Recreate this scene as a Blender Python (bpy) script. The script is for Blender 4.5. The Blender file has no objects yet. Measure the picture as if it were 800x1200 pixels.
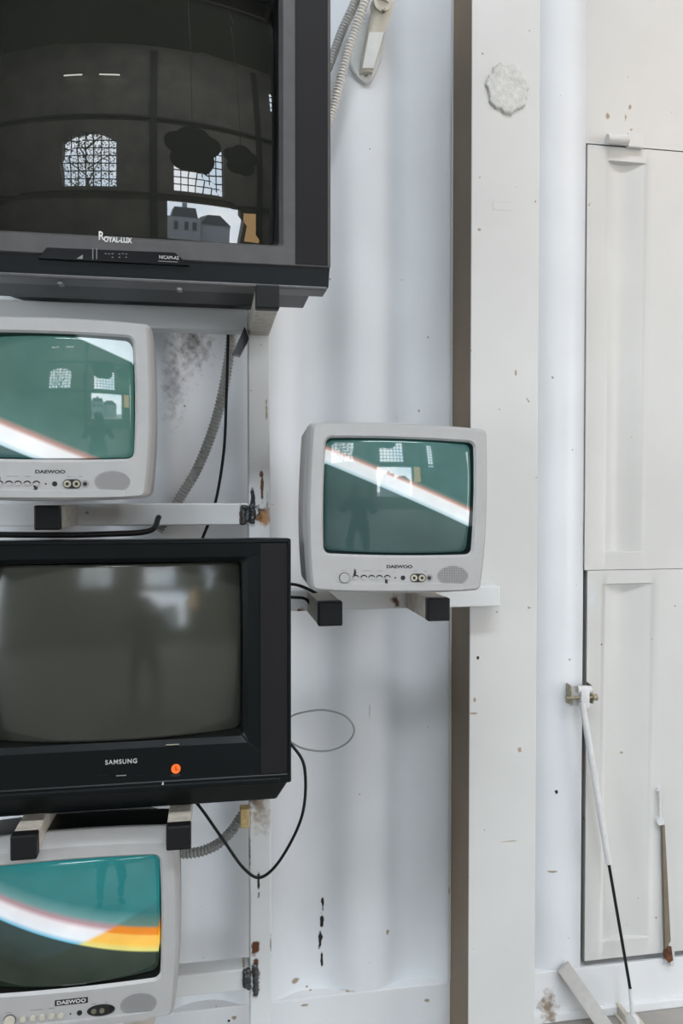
import bpy, bmesh, math, random
from mathutils import Vector, Matrix
random.seed(7)
S = bpy.context.scene
COL = S.collection
PI = math.pi

# ------------------------------------------------------------------ camera
CAM = Vector((0.0, 0.0, 1.60))
YAW = math.radians(9.6)
PITCH = math.radians(1.3)
cd = bpy.data.cameras.new('camera')
cd.sensor_fit = 'VERTICAL'; cd.sensor_height = 36.0; cd.lens = 27.0
cd.clip_start = 0.02
cam = bpy.data.objects.new('camera', cd); COL.objects.link(cam)
cam.location = CAM
cam.rotation_euler = (PI/2 - PITCH, 0, -YAW)
S.camera = cam
RM = cam.rotation_euler.to_matrix()
def at(px, py, Y):
    d = RM @ Vector(((px-400)/900.0, (600-py)/900.0, -1.0))
    t = (Y-CAM.y)/d.y
    return CAM + d*t

# ------------------------------------------------------------------ world, lights, exposure
S.view_settings.view_transform = 'Standard'
S.view_settings.look = 'None'
S.view_settings.gamma = 1.0
S.view_settings.use_curve_mapping = False
S.view_settings.exposure = 0.0
w = bpy.data.worlds.new('World'); S.world = w; w.use_nodes = True
wn = w.node_tree.nodes; wl = w.node_tree.links
bg = wn['Background']
wtc = wn.new('ShaderNodeTexCoord'); wns = wn.new('ShaderNodeTexNoise'); wns.inputs['Scale'].default_value = 5.0
wns.inputs['Detail'].default_value = 5
wcr = wn.new('ShaderNodeValToRGB')
wcr.color_ramp.elements[0].position = 0.4; wcr.color_ramp.elements[0].color = (0.62, 0.74, 0.86, 1)
wcr.color_ramp.elements[1].position = 0.65; wcr.color_ramp.elements[1].color = (0.95, 0.96, 0.97, 1)
wl.new(wtc.outputs['Generated'], wns.inputs['Vector']); wl.new(wns.outputs['Fac'], wcr.inputs['Fac'])
wl.new(wcr.outputs['Color'], bg.inputs['Color'])
bg.inputs['Strength'].default_value = 11.0

def area(name, loc, target, sx, sy, power, color):
    l = bpy.data.lights.new(name, 'AREA'); l.shape = 'RECTANGLE'; l.size = sx; l.size_y = sy
    l.energy = power; l.color = color
    o = bpy.data.objects.new(name, l); COL.objects.link(o); o.location = loc
    o.rotation_euler = (Vector(target)-Vector(loc)).to_track_quat('-Z', 'Y').to_euler()
    return o
area('daylight_doorway', (6.4, -2.0, 1.9), (0.4, 1.9, 1.1), 3.6, 3.2, 215, (0.96, 0.98, 1.0))
area('left_fill', (-5.6, -1.3, 1.6), (0.5, 1.9, 0.9), 3.0, 2.6, 205, (0.85, 0.92, 1.0))  # added fill from the left, there is no door behind it
area('overhead_fill', (0.9, -2.2, 8.9), (0.1, 1.9, 1.3), 5.5, 1.6, 80, (0.84, 0.92, 1.0))  # added soft fill from overhead, the ceiling has no opening
area('hall_fill', (0.5, -3.2, 9.1), (0.5, -5.0, 0.0), 6.0, 1.2, 800, (0.88, 0.94, 1.0))  # added light to brighten the hall that the screens mirror
area('warm_work_light', (2.3, 0.3, 3.4), (1.4, 1.95, 2.6), 0.6, 0.6, 8.5, (1.0, 0.62, 0.36))

# ------------------------------------------------------------------ materials
def newmat(name):
    m = bpy.data.materials.new(name); m.use_nodes = True
    return m, m.node_tree.nodes, m.node_tree.links, m.node_tree.nodes['Principled BSDF']

def simple(name, col, rough=0.5, metal=0.0, var=0.06, scale=40, bump=0.0, bscale=200, emis=None, estr=0, spec=0.5):
    m, n, l, b = newmat(name)
    tc = n.new('ShaderNodeTexCoord')
    ns = n.new('ShaderNodeTexNoise'); ns.inputs['Scale'].default_value = scale; ns.inputs['Detail'].default_value = 4
    l.new(tc.outputs['Object'], ns.inputs['Vector'])
    r = n.new('ShaderNodeValToRGB')
    r.color_ramp.elements[0].position = 0.3; r.color_ramp.elements[1].position = 0.7
    r.color_ramp.elements[0].color = tuple(c*(1-var) for c in col)+(1,)
    r.color_ramp.elements[1].color = tuple(min(1, c*(1+var)) for c in col)+(1,)
    l.new(ns.outputs['Fac'], r.inputs['Fac']); l.new(r.outputs['Color'], b.inputs['Base Color'])
    b.inputs['Roughness'].default_value = rough; b.inputs['Metallic'].default_value = metal
    b.inputs['Specular IOR Level'].default_value = spec
    if bump:
        n2 = n.new('ShaderNodeTexNoise'); n2.inputs['Scale'].default_value = bscale; n2.inputs['Detail'].default_value = 3
        l.new(tc.outputs['Object'], n2.inputs['Vector'])
        bp = n.new('ShaderNodeBump'); bp.inputs['Strength'].default_value = bump; bp.inputs['Distance'].default_value = 0.002
        l.new(n2.outputs['Fac'], bp.inputs['Height']); l.new(bp.outputs['Normal'], b.inputs['Normal'])
    if emis:
        b.inputs['Emission Color'].default_value = emis+(1,); b.inputs['Emission Strength'].default_value = estr
    return m

def painted(name, col, stains_and_shade=(), rough=0.38, speck=0.68, var=0.03, dent=0.25):
    """white gloss-painted steel; stains = (x, z, rx, rz, colour, hard) rust marks, chips and painted shade in world x, z"""
    m, n, l, b = newmat(name)
    geo = n.new('ShaderNodeNewGeometry')
    ns = n.new('ShaderNodeTexNoise'); ns.inputs['Scale'].default_value = 5; ns.inputs['Detail'].default_value = 6
    l.new(geo.outputs['Position'], ns.inputs['Vector'])
    r = n.new('ShaderNodeValToRGB')
    r.color_ramp.elements[0].position = 0.3; r.color_ramp.elements[1].position = 0.7
    r.color_ramp.elements[0].color = tuple(c*(1-var) for c in col)+(1,)
    r.color_ramp.elements[1].color = tuple(min(1, c*(1+var)) for c in col)+(1,)
    l.new(ns.outputs['Fac'], r.inputs['Fac'])
    cur = r.outputs['Color']
    # small chips
    sp = n.new('ShaderNodeTexNoise'); sp.inputs['Scale'].default_value = 38; sp.inputs['Detail'].default_value = 2
    l.new(geo.outputs['Position'], sp.inputs['Vector'])
    st = n.new('ShaderNodeMath'); st.operation = 'GREATER_THAN'; st.inputs[1].default_value = speck+0.09
    l.new(sp.outputs['Fac'], st.inputs[0])
    mx = n.new('ShaderNodeMixRGB'); mx.inputs['Color2'].default_value = (0.33, 0.27, 0.2, 1)
    l.new(st.outputs[0], mx.inputs['Fac']); l.new(cur, mx.inputs['Color1']); cur = mx.outputs['Color']
    dn = n.new('ShaderNodeTexNoise'); dn.inputs['Scale'].default_value = 60; dn.inputs['Detail'].default_value = 5
    l.new(geo.outputs['Position'], dn.inputs['Vector'])
    sep = n.new('ShaderNodeSeparateXYZ'); l.new(geo.outputs['Position'], sep.inputs[0])
    for (x, z, rx, rz, c, hard) in stains_and_shade:
        def mth(op, a, bv=None, cl=False):
            q = n.new('ShaderNodeMath'); q.operation = op; q.use_clamp = cl
            for i, v in enumerate((a, bv)):
                if v is None: continue
                if isinstance(v, (int, float)): q.inputs[i].default_value = v
                else: l.new(v, q.inputs[i])
            return q.outputs[0]
        dx = mth('DIVIDE', mth('SUBTRACT', sep.outputs['X'], x), rx)
        dz = mth('DIVIDE', mth('SUBTRACT', sep.outputs['Z'], z), rz)
        d2 = mth('ADD', mth('MULTIPLY', dx, dx), mth('MULTIPLY', dz, dz))
        d = mth('ADD', mth('SQRT', d2), mth('MULTIPLY', mth('SUBTRACT', dn.outputs['Fac'], 0.5), 2.4))
        f = mth('MULTIPLY', mth('SUBTRACT', 1.0, d), hard, True)
        g = n.new('ShaderNodeMixRGB'); g.inputs['Color2'].default_value = c+(1,)
        l.new(f, g.inputs['Fac']); l.new(cur, g.inputs['Color1']); cur = g.outputs['Color']
    l.new(cur, b.inputs['Base Color'])
    b.inputs['Roughness'].default_value = rough
    b.inputs['Specular IOR Level'].default_value = 0.4
    n2 = n.new('ShaderNodeTexNoise'); n2.inputs['Scale'].default_value = 7; n2.inputs['Detail'].default_value = 7
    l.new(geo.outputs['Position'], n2.inputs['Vector'])
    bp = n.new('ShaderNodeBump'); bp.inputs['Strength'].default_value = dent; bp.inputs['Distance'].default_value = 0.006
    l.new(n2.outputs['Fac'], bp.inputs['Height']); l.new(bp.outputs['Normal'], b.inputs['Normal'])
    return m

BLK = (0.008, 0.006, 0.005); RUST = (0.10, 0.035, 0.012); ORR = (0.42, 0.2, 0.07); TAN = (0.30, 0.24, 0.17)
def sp(px, py, Y, rx, rz, c, hard=4.0):
    p = at(px, py, Y); return (p.x, p.z, rx, rz, c, hard)

YW = 1.954      # inner plane of the wall
YR = 1.990      # bottom of the corrugation
YP = 1.750      # front of the rack tubes
YC = 1.800      # front of the column
WHITE = (0.66, 0.68, 0.70)
M = {}
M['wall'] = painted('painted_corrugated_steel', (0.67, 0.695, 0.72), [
    sp(379, 1062, 1.97, 0.004, 0.022, BLK, 3), sp(378, 1083, 1.97, 0.006, 0.022, BLK, 3), sp(376, 1104, 1.97, 0.006, 0.028, BLK, 3), sp(378, 1128, 1.97, 0.003, 0.025, BLK, 3),
    sp(455, 1095, YW, 0.005, 0.008, TAN, 2), sp(433, 833, YW, 0.003, 0.02, (0.4, 0.4, 0.4), 1),
    sp(347, 1158, YW, 0.012, 0.008, TAN, 2), sp(408, 1163, YW, 0.02, 0.006, TAN, 1.5), sp(652, 928, YW, 0.005, 0.005, BLK, 3), sp(648, 1022, YW, 0.014, 0.003, TAN, 1.5),
    sp(712, 136, YW, 0.006, 0.009, TAN, 1.5), sp(738, 126, YW, 0.005, 0.008, TAN, 2), sp(733, 137, YW, 0.004, 0.014, TAN, 1.2),
    sp(225, 392, 1.97, 0.055, 0.11, (0.12, 0.115, 0.12), 0.8), sp(203, 450, 1.97, 0.03, 0.10, (0.2, 0.2, 0.22), 0.7)])  # these two paint the televisions' soft shadow into the wall colour
M['column'] = painted('painted_column_steel', (0.58, 0.58, 0.565), [
    sp(604, 436, YC, 0.003, 0.008, TAN, 3), sp(560, 771, YC, 0.004, 0.004, BLK, 3), sp(556, 820, YC, 0.005, 0.006, TAN, 2), sp(553, 836, YC, 0.012, 0.003, TAN, 2),
    sp(596, 986, YC, 0.03, 0.002, TAN, 1.2), sp(562, 208, YC, 0.003, 0.004, TAN, 3), sp(627, 236, YC, 0.003, 0.004, TAN, 2), sp(547, 1080, YC, 0.004, 0.012, TAN, 3),
    sp(565, 63, YC, 0.003, 0.003, TAN, 3)], rough=0.42)
M['web'] = painted('brown_web_steel', (0.19, 0.14, 0.092), [], rough=0.55, var=0.12)  # one even brown over the column's left side
M['rack'] = painted('rack_paint', (0.62, 0.635, 0.635), [
    sp(306, 604, YP, 0.018, 0.022, BLK, 3), sp(311, 608, YP, 0.026, 0.025, ORR, 1.2), sp(296, 588, YP, 0.006, 0.03, BLK, 3), sp(307, 570, YP, 0.004, 0.04, RUST, 3),
    sp(306, 556, YP, 0.005, 0.012, RUST, 3), sp(282, 604, YP, 0.005, 0.03, RUST, 2.5),
    sp(292, 1000, YP, 0.004, 0.05, BLK, 1), sp(298, 935, YP, 0.03, 0.045, BLK, 1.1), sp(305, 950, YP, 0.03, 0.06, TAN, 0.8),
    sp(299, 1143, YP, 0.010, 0.055, RUST, 2.4), sp(300, 1110, YP, 0.012, 0.016, RUST, 3), sp(318, 1110, YP, 0.004, 0.03, BLK, 2.5), sp(286, 1142, YP, 0.004, 0.028, TAN, 2),
    sp(303, 1035, YP, 0.004, 0.03, BLK, 2.5), sp(312, 480, YP, 0.003, 0.02, TAN, 2), sp(313, 600, YP, 0.003, 0.05, TAN, 1.5),
    sp(463, 703, YP, 0.012, 0.02, RUST, 1.5), sp(350, 716, YP, 0.01, 0.012, RUST, 2)], rough=0.4)
M['arm'] = simple('arm_steel', (0.52, 0.48, 0.41), 0.5, 0.0, 0.18, 60, 0.3)
M['cap'] = simple('black_plastic_cap', (0.007, 0.007, 0.008), 0.5, 0, 0.1, 90, spec=0.3)
M['weld'] = simple('grey_weld_bead', (0.10, 0.105, 0.11), 0.35, 0.8, 0.4, 90, 1.0, 180)
M['rail'] = painted('painted_rail_steel', (0.67, 0.68, 0.69), [
    sp(500, 1172, YW, 0.01, 0.006, TAN, 2), sp(275, 1192, YW, 0.008, 0.006, TAN, 3), sp(268, 1196, YW, 0.003, 0.003, BLK, 3), sp(355, 1178, YW, 0.015, 0.004, TAN, 2),
    sp(642, 1178, YW, 0.03, 0.05, (0.25, 0.19, 0.14), 1.2)], rough=0.42)  # painted shadow under the ledge, just right of the column
M['hatch'] = painted('painted_hatch_steel', (0.56, 0.558, 0.54), [
    sp(712, 136, YW, 0.006, 0.009, TAN, 1.5), sp(738, 126, YW, 0.005, 0.008, TAN, 2), sp(733, 137, YW, 0.004, 0.014, TAN, 1.2),
    sp(704, 755, YW, 0.003, 0.003, BLK, 3), sp(692, 700, YW, 0.02, 0.05, (0.58, 0.6, 0.62), 1), sp(790, 710, YW, 0.003, 0.003, TAN, 3)], rough=0.42)
M['gap'] = simple('dark_void', (0.01, 0.01, 0.01), 0.8)
M['patch'] = simple('rough_filler', (0.56, 0.555, 0.53), 0.75, 0, 0.14, 90, 1.0, 240)
M['floor'] = simple('concrete_floor', (0.26, 0.245, 0.225), 0.7, 0, 0.25, 4, 0.3)
M['hallwall'] = simple('dark_hall_plaster', (0.26, 0.24, 0.21), 0.8, 0, 0.25, 1.5)
M['ceil'] = simple('dark_hall_ceiling', (0.05, 0.045, 0.042), 0.8, 0, 0.2, 1.5)
M['silver'] = simple('silver_grey_plastic', (0.385, 0.38, 0.375), 0.38, 0.0, 0.035, 25, 0.05, 900)
M['silverside'] = simple('silver_cabinet_back', (0.32, 0.305, 0.295), 0.45, 0.0, 0.04, 25, 0.1, 900)
M['black'] = simple('black_tv_plastic', (0.0035, 0.005, 0.0055), 0.36, 0.0, 0.12, 30, 0.08, 900, spec=0.22)
M['blackrl'] = simple('charcoal_tv_plastic', (0.072, 0.069, 0.070), 0.40, 0.0, 0.10, 30, 0.08, 900)
M['blackstrip'] = simple('black_speaker_cloth', (0.008, 0.007, 0.008), 0.6, 0.0, 0.12, 200, spec=0.25)
M['lip'] = simple('screen_gasket', (0.006, 0.006, 0.006), 0.35)
M['gloss'] = simple('gloss_black_panel', (0.004, 0.004, 0.005), 0.3, spec=0.2)
M['lettering'] = simple('silver_lettering', (0.62, 0.62, 0.60), 0.35, 0.2)
M['dimletter'] = simple('grey_lettering', (0.22, 0.22, 0.22), 0.5)
M['darkletter'] = simple('dark_lettering', (0.04, 0.04, 0.04), 0.5)
M['grille'] = simple('speaker_grille_grey', (0.27, 0.265, 0.265), 0.6, 0, 0.05, 100)
M['hole'] = simple('socket_black', (0.012, 0.012, 0.012), 0.4)
M['brass'] = simple('socket_metal', (0.50, 0.46, 0.36), 0.35, 0.5)
M['wear'] = simple('chipped_black_mark', (0.02, 0.018, 0.016), 0.7)
M['led'] = simple('orange_button', (0.75, 0.13, 0.02), 0.35, 0, 0.1, 400, emis=(1.0, 0.16, 0.02), estr=0.35)
M['cable'] = simple('black_cable_rubber', (0.007, 0.007, 0.008), 0.5, spec=0.3)
M['wire'] = simple('grey_wire', (0.28, 0.29, 0.30), 0.4)
M['conduit'] = simple('grey_flexible_conduit', (0.36, 0.36, 0.34), 0.5, 0, 0.1, 60)
M['conduit_w'] = simple('white_flexible_conduit', (0.60, 0.58, 0.54), 0.5, 0, 0.08, 60)
M['bracket'] = simple('ivory_plastic', (0.52, 0.49, 0.41), 0.4, 0, 0.05, 60)
M['bracket_w'] = simple('white_plastic', (0.66, 0.67, 0.66), 0.4, 0, 0.04, 60)
M['galv'] = simple('tarnished_steel', (0.33, 0.30, 0.22), 0.4, 0.7, 0.35, 60)
M['strutpaint'] = simple('painted_strut_tube', (0.60, 0.60, 0.60), 0.35, 0, 0.05, 60)
M['rod'] = simple('black_piston_rod', (0.015, 0.015, 0.016), 0.2, 0.3)
M['brace'] = simple('grey_brace_paint', (0.42, 0.41, 0.39), 0.45, 0, 0.06, 60)
M['wood'] = simple('ochre_wood_block', (0.42, 0.32, 0.15), 0.6, 0, 0.3, 60)
M['foil'] = simple('warm_lamp_board', (0.6, 0.36, 0.14), 0.6)
M['leaf'] = simple('tree_leaf', (0.10, 0.13, 0.05), 0.6, 0, 0.5, 20)
M['bark'] = simple('tree_bark', (0.10, 0.08, 0.06), 0.8)
M['house'] = simple('house_render', (0.22, 0.24, 0.26), 0.8, emis=None)
M['roofm'] = simple('slate_roof', (0.05, 0.055, 0.065), 0.7)
M['muntin'] = simple('dark_window_iron', (0.03, 0.03, 0.03), 0.6)
M['coat'] = simple('dark_wool_coat', (0.02, 0.02, 0.024), 0.85)
M['trouser'] = simple('dark_denim', (0.025, 0.028, 0.035), 0.85)
M['skin'] = simple('skin', (0.45, 0.29, 0.21), 0.5)
M['hair'] = simple('dark_hair', (0.02, 0.014, 0.01), 0.5)
M['tube'] = simple('lit_tube_lamp', (0.8, 0.8, 0.8), 0.4, emis=(1.0, 0.97, 0.9), estr=7.0)
M['cloth'] = simple('dark_felt', (0.012, 0.012, 0.012), 0.9)

def glass_mat(name, base, rough, spec=0.5):
    m, n, l, b = newmat(name)
    tc = n.new('ShaderNodeTexCoord'); ns = n.new('ShaderNodeTexNoise'); ns.inputs['Scale'].default_value = 5
    l.new(tc.outputs['Object'], ns.inputs['Vector'])
    r = n.new('ShaderNodeValToRGB'); r.color_ramp.elements[0].color = tuple(c*0.8 for c in base)+(1,); r.color_ramp.elements[1].color = tuple(c*1.2 for c in base)+(1,)
    l.new(ns.outputs['Fac'], r.inputs['Fac']); l.new(r.outputs['Color'], b.inputs['Base Color'])
    b.inputs['Roughness'].default_value = rough; b.inputs['Specular IOR Level'].default_value = spec
    return m
M['crt_royal'] = glass_mat('dark_screen_glass', (0.016, 0.017, 0.014), 0.015, 0.9)
M['crt_matte'] = glass_mat('matte_screen_glass', (0.040, 0.042, 0.034), 0.13, 0.6)

def lit_screen(name, slope, z0, curve, half, teal, dark, edges, second=None, yellow=None, strength=1.0, base=(0.035, 0.05, 0.047)):
    """picture on a switched-on tube: dark green below a white bar, teal above; all in the screen's own coordinates"""
    m, n, l, b = newmat(name)
    tc = n.new('ShaderNodeTexCoord'); sep = n.new('ShaderNodeSeparateXYZ'); l.new(tc.outputs['Object'], sep.inputs[0])
    def mth(op, a, bv=None, cl=False):
        q = n.new('ShaderNodeMath'); q.operation = op; q.use_clamp = cl
        for i, v in enumerate((a, bv)):
            if v is None: continue
            if isinstance(v, (int, float)): q.inputs[i].default_value = v
            else: l.new(v, q.inputs[i])
        return q.outputs[0]
    X, Z = sep.outputs['X'], sep.outputs['Z']
    line = mth('ADD', mth('ADD', mth('MULTIPLY', X, slope), z0), mth('MULTIPLY', mth('MULTIPLY', X, X), curve))
    v = mth('SUBTRACT', Z, line)                 # height above the middle of the bar
    hw = mth('ADD', half[0], mth('MULTIPLY', X, half[1]))
    t = mth('ADD', mth('MULTIPLY', mth('DIVIDE', v, hw), 0.1), 0.5, True)   # bar spans .4 to .6
    r = n.new('ShaderNodeValToRGB'); e = r.color_ramp.elements
    e[0].position = 0.0; e[0].color = dark+(1,)
    e[1].position = 1.0; e[1].color = teal+(1,)
    for p, c in edges:
        q = e.new(p); q.color = c+(1,)
    l.new(t, r.inputs['Fac'])
    cur = r.outputs['Color']
    if yellow:
        r2 = n.new('ShaderNodeValToRGB'); e = r2.color_ramp.elements
        e[0].position = 0.0; e[0].color = dark+(1,)
        e[1].position = 1.0; e[1].color = teal+(1,)
        for p, c in yellow[1]:
            q = e.new(p); q.color = c+(1,)
        l.new(t, r2.inputs['Fac'])
        f = mth('MULTIPLY', mth('SUBTRACT', mth('ADD', X, mth('MULTIPLY', v, -1.42)), yellow[0]), 90, True)
        mx = n.new('ShaderNodeMixRGB'); l.new(f, mx.inputs['Fac']); l.new(cur, mx.inputs['Color1']); l.new(r2.outputs['Color'], mx.inputs['Color2'])
        cur = mx.outputs['Color']
    if second:
        x1, sl, zz = second
        v2 = mth('SUBTRACT', Z, mth('ADD', mth('MULTIPLY', X, sl), zz))
        f = mth('MULTIPLY', v2, 300, True)
        mx = n.new('ShaderNodeMixRGB'); mx.inputs['Color2'].default_value = x1+(1,)
        l.new(f, mx.inputs['Fac']); l.new(cur, mx.inputs['Color1']); cur = mx.outputs['Color']
    ns = n.new('ShaderNodeTexNoise'); ns.inputs['Scale'].default_value = 9; ns.inputs['Detail'].default_value = 3
    l.new(tc.outputs['Object'], ns.inputs['Vector'])
    mr = n.new('ShaderNodeMapRange'); mr.inputs['From Min'].default_value = 0.3; mr.inputs['From Max'].default_value = 0.7
    mr.inputs['To Min'].default_value = 0.82; mr.inputs['To Max'].default_value = 1.12
    l.new(ns.outputs['Fac'], mr.inputs['Value'])
    hs = n.new('ShaderNodeMixRGB'); hs.blend_type = 'MULTIPLY'; hs.inputs['Fac'].default_value = 1
    l.new(cur, hs.inputs['Color1']); l.new(mr.outputs['Result'], hs.inputs['Color2'])
    # scan lines of the tube
    sc = mth('ADD', mth('MULTIPLY', mth('SINE', mth('MULTIPLY', Z, 5200)), 0.03), 1.0)
    h2 = n.new('ShaderNodeMixRGB'); h2.blend_type = 'MULTIPLY'; h2.inputs['Fac'].default_value = 1
    l.new(hs.outputs['Color'], h2.inputs['Color1']); l.new(sc, h2.inputs['Color2'])
    l.new(h2.outputs['Color'], b.inputs['Emission Color']); b.inputs['Emission Strength'].default_value = strength
    b.inputs['Base Color'].default_value = base+(1,)
    b.inputs['Roughness'].default_value = 0.04; b.inputs['Specular IOR Level'].default_value = 0.85
    return m

# ------------------------------------------------------------------ mesh helpers
def obj(name, bm, mat, parent=None, smooth=False, world=True):
    me = bpy.data.meshes.new(name)
    bmesh.ops.recalc_face_normals(bm, faces=bm.faces[:])
    bm.to_mesh(me); bm.free()
    me.materials.append(mat)
    if smooth:
        me.polygons.foreach_set('use_smooth', [True]*len(me.polygons))
        if smooth != 'all':
            me.set_sharp_from_angle(angle=math.radians(38))
    o = bpy.data.objects.new(name, me); COL.objects.link(o)
    if parent: o.parent = parent
    return o
def tag(o, label, cat, group=None, kind=None):
    if label: o['label'] = label
    if cat: o['category'] = cat
    if group: o['group'] = group
    if kind: o['kind'] = kind
    return o
def struct(o): o['kind'] = 'structure'; return o
def empty(name, loc, label, cat, group=None):
    o = bpy.data.objects.new(name, None); COL.objects.link(o); o.location = loc; o.empty_display_size = 0.05
    return tag(o, label, cat, group)

def box(bm, x0, x1, y0, y1, z0, z1, bev=0.0):
    mt = Matrix.Translation(((x0+x1)/2, (y0+y1)/2, (z0+z1)/2)) @ Matrix.Diagonal((abs(x1-x0), abs(y1-y0), abs(z1-z0), 1))
    r = bmesh.ops.create_cube(bm, size=1, matrix=mt)
    if bev:
        es = list({e for v in r['verts'] for e in v.link_edges})
        bmesh.ops.bevel(bm, geom=es, offset=bev, segments=2, affect='EDGES', profile=0.5)
    return bm
def B(*a, **k): return box(bmesh.new(), *a, **k)

def beam(bm, p, q, w, h, up=Vector((0, 0, 1)), bev=0.0):
    p = Vector(p); q = Vector(q); d = (q-p); L = d.length; d.normalize()
    s = d.cross(up).normalized(); u = s.cross(d).normalized()
    mt = Matrix((( s.x, d.x, u.x, (p.x+q.x)/2), (s.y, d.y, u.y, (p.y+q.y)/2), (s.z, d.z, u.z, (p.z+q.z)/2), (0, 0, 0, 1))) @ Matrix.Diagonal((w, L, h, 1))
    r = bmesh.ops.create_cube(bm, size=1, matrix=mt)
    if bev:
        es = list({e for v in r['verts'] for e in v.link_edges})
        bmesh.ops.bevel(bm, geom=es, offset=bev, segments=2, affect='EDGES')
    return bm
def cyl(bm, p, q, r0, r1=None, n=24):
    p = Vector(p); q = Vector(q); d = q-p
    mt = Matrix.Translation((p+q)/2) @ d.to_track_quat('Z', 'Y').to_matrix().to_4x4()
    bmesh.ops.create_cone(bm, cap_ends=True, segments=n, radius1=r0, radius2=r0 if r1 is None else r1, depth=d.length, matrix=mt)
    return bm
def spline(pts, n=10):
    out = []; P = [Vector(p) for p in pts]
    P = [P[0]*2-P[1]]+P+[P[-1]*2-P[-2]]
    for i in range(1, len(P)-2):
        for k in range(n):
            t = k/n; a, b, c, d = P[i-1], P[i], P[i+1], P[i+2]
            out.append(0.5*((2*b)+(c-a)*t+(2*a-5*b+4*c-d)*t*t+(3*b-a-3*c+d)*t**3))
    out.append(P[-2]); return out
def tube(bm, pts, rad, n=12, rib=None):
    """sweep; rib = (pitch, depth) makes a corrugated conduit"""
    if rib:
        L = [0.0]
        for a, b in zip(pts, pts[1:]): L.append(L[-1]+(b-a).length)
        step = rib[0]/4; m = int(L[-1]/step); new = []; j = 0
        for k in range(m+1):
            s = k*step
            while j < len(L)-2 and L[j+1] < s: j += 1
            t = (s-L[j])/max(1e-9, L[j+1]-L[j]); new.append(pts[j].lerp(pts[j+1], min(1, t)))
        pts = new
    T0 = (pts[1]-pts[0]).normalized(); N = T0.orthogonal().normalized(); rings = []
    for i, p in enumerate(pts):
        T = (pts[min(i+1, len(pts)-1)]-pts[max(i-1, 0)]).normalized()
        N = (N-T*N.dot(T)).normalized(); Bn = T.cross(N)
        r = rad if not rib else rad+(rib[1] if i % 4 in (0, 1) else -rib[1])
        rings.append([bm.verts.new(p+(N*math.cos(2*PI*k/n)+Bn*math.sin(2*PI*k/n))*r) for k in range(n)])
    for a, b in zip(rings, rings[1:]):
        for k in range(n): bm.faces.new((a[k], a[(k+1) % n], b[(k+1) % n], b[k]))
    bm.faces.new(rings[0]); bm.faces.new(rings[-1])
    return bm
def prism(bm, poly, y0, y1):
    """outline in (x, z) extruded along y"""
    a = [bm.verts.new((x, y0, z)) for x, z in poly]; b = [bm.verts.new((x, y1, z)) for x, z in poly]
    n = len(poly); bm.faces.new(a); bm.faces.new(b)
    for i in range(n): bm.faces.new((a[i], a[(i+1) % n], b[(i+1) % n], b[i]))
    return bm
def rrect(x0, x1, z0, z1, r, bulge=(0, 0, 0, 0), nc=7, ns=10, taper=0.0):
    """closed loop; bulge = outward bow of right, top, left, bottom side"""
    pts = []
    cx, cz, w, h = (x0+x1)/2, (z0+z1)/2, (x1-x0)/2, (z1-z0)/2
    cs = [(x1-r, z0+r, -90), (x1-r, z1-r, 0), (x0+r, z1-r, 90), (x0+r, z0+r, 180)]
    for i, (a, c, an) in enumerate(cs):
        for k in range(nc+1):
            t = math.radians(an+90*k/nc); pts.append((a+r*math.cos(t), c+r*math.sin(t)))
        a2, c2, an2 = cs[(i+1) % 4]
        t = math.radians(an+90); p = (a+r*math.cos(t), c+r*math.sin(t)); q = (a2+r*math.cos(t), c2+r*math.sin(t))
        for k in range(1, ns): pts.append((p[0]+(q[0]-p[0])*k/ns, p[1]+(q[1]-p[1])*k/ns))
    out = []
    for x, z in pts:
        u = (x-cx)/w; v = (z-cz)/h
        fx = bulge[0] if u > 0 else bulge[2]; fz = bulge[1] if v > 0 else bulge[3]
        nx = x+(1-v*v)*fx*u; nz = z+(1-u*u)*fz*v
        if v < 0: nx = cx+(nx-cx)*(1-taper*v*v)
        out.append((nx, nz))
    return out
def loft(bm, loops, cap_first=True, cap_last=False):
    """loops = [(list of (x, z), y or function of x, z)]"""
    R = []
    for pts, y in loops:
        R.append([bm.verts.new((x, y(x, z) if callable(y) else y, z)) for x, z in pts])
    n = len(R[0])
    for a, b in zip(R, R[1:]):
        for k in range(n): bm.faces.new((a[k], a[(k+1) % n], b[(k+1) % n], b[k]))
    if cap_first: bm.faces.new(R[0])
    if cap_last: bm.faces.new(R[-1])
    return bm
def crt(x0, x1, z0, z1, r, bulge, y0, R, N=26, off=(0.0, 0.0)):
    """domed tube face: spherical, centre at y0 (towards the viewer)"""
    bm = bmesh.new(); cx, cz = (x0+x1)/2, (z0+z1)/2
    base = rrect(x0, x1, z0, z1, r, bulge)
    f = lambda x, z: y0+R-math.sqrt(R*R-(x-cx-off[0])**2-(z-cz-off[1])**2)
    rings = []
    for k in range(N, 0, -1):
        s = k/N; rings.append([bm.verts.new((cx+(x-cx)*s, f(cx+(x-cx)*s, cz+(z-cz)*s), cz+(z-cz)*s)) for x, z in base])
    n = len(base); c = bm.verts.new((cx, f(cx, cz), cz))
    for a, b in zip(rings, rings[1:]):
        for k in range(n): bm.faces.new((a[k], a[(k+1) % n], b[(k+1) % n], b[k]))
    for k in range(n): bm.faces.new((rings[-1][k], rings[-1][(k+1) % n], c))
    # rim going back so the tube has thickness
    back = [bm.verts.new((v.co.x, v.co.y+0.03, v.co.z)) for v in rings[0]]
    for k in range(n): bm.faces.new((rings[0][k], rings[0][(k+1) % n], back[(k+1) % n], back[k]))
    return bm, f
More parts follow.
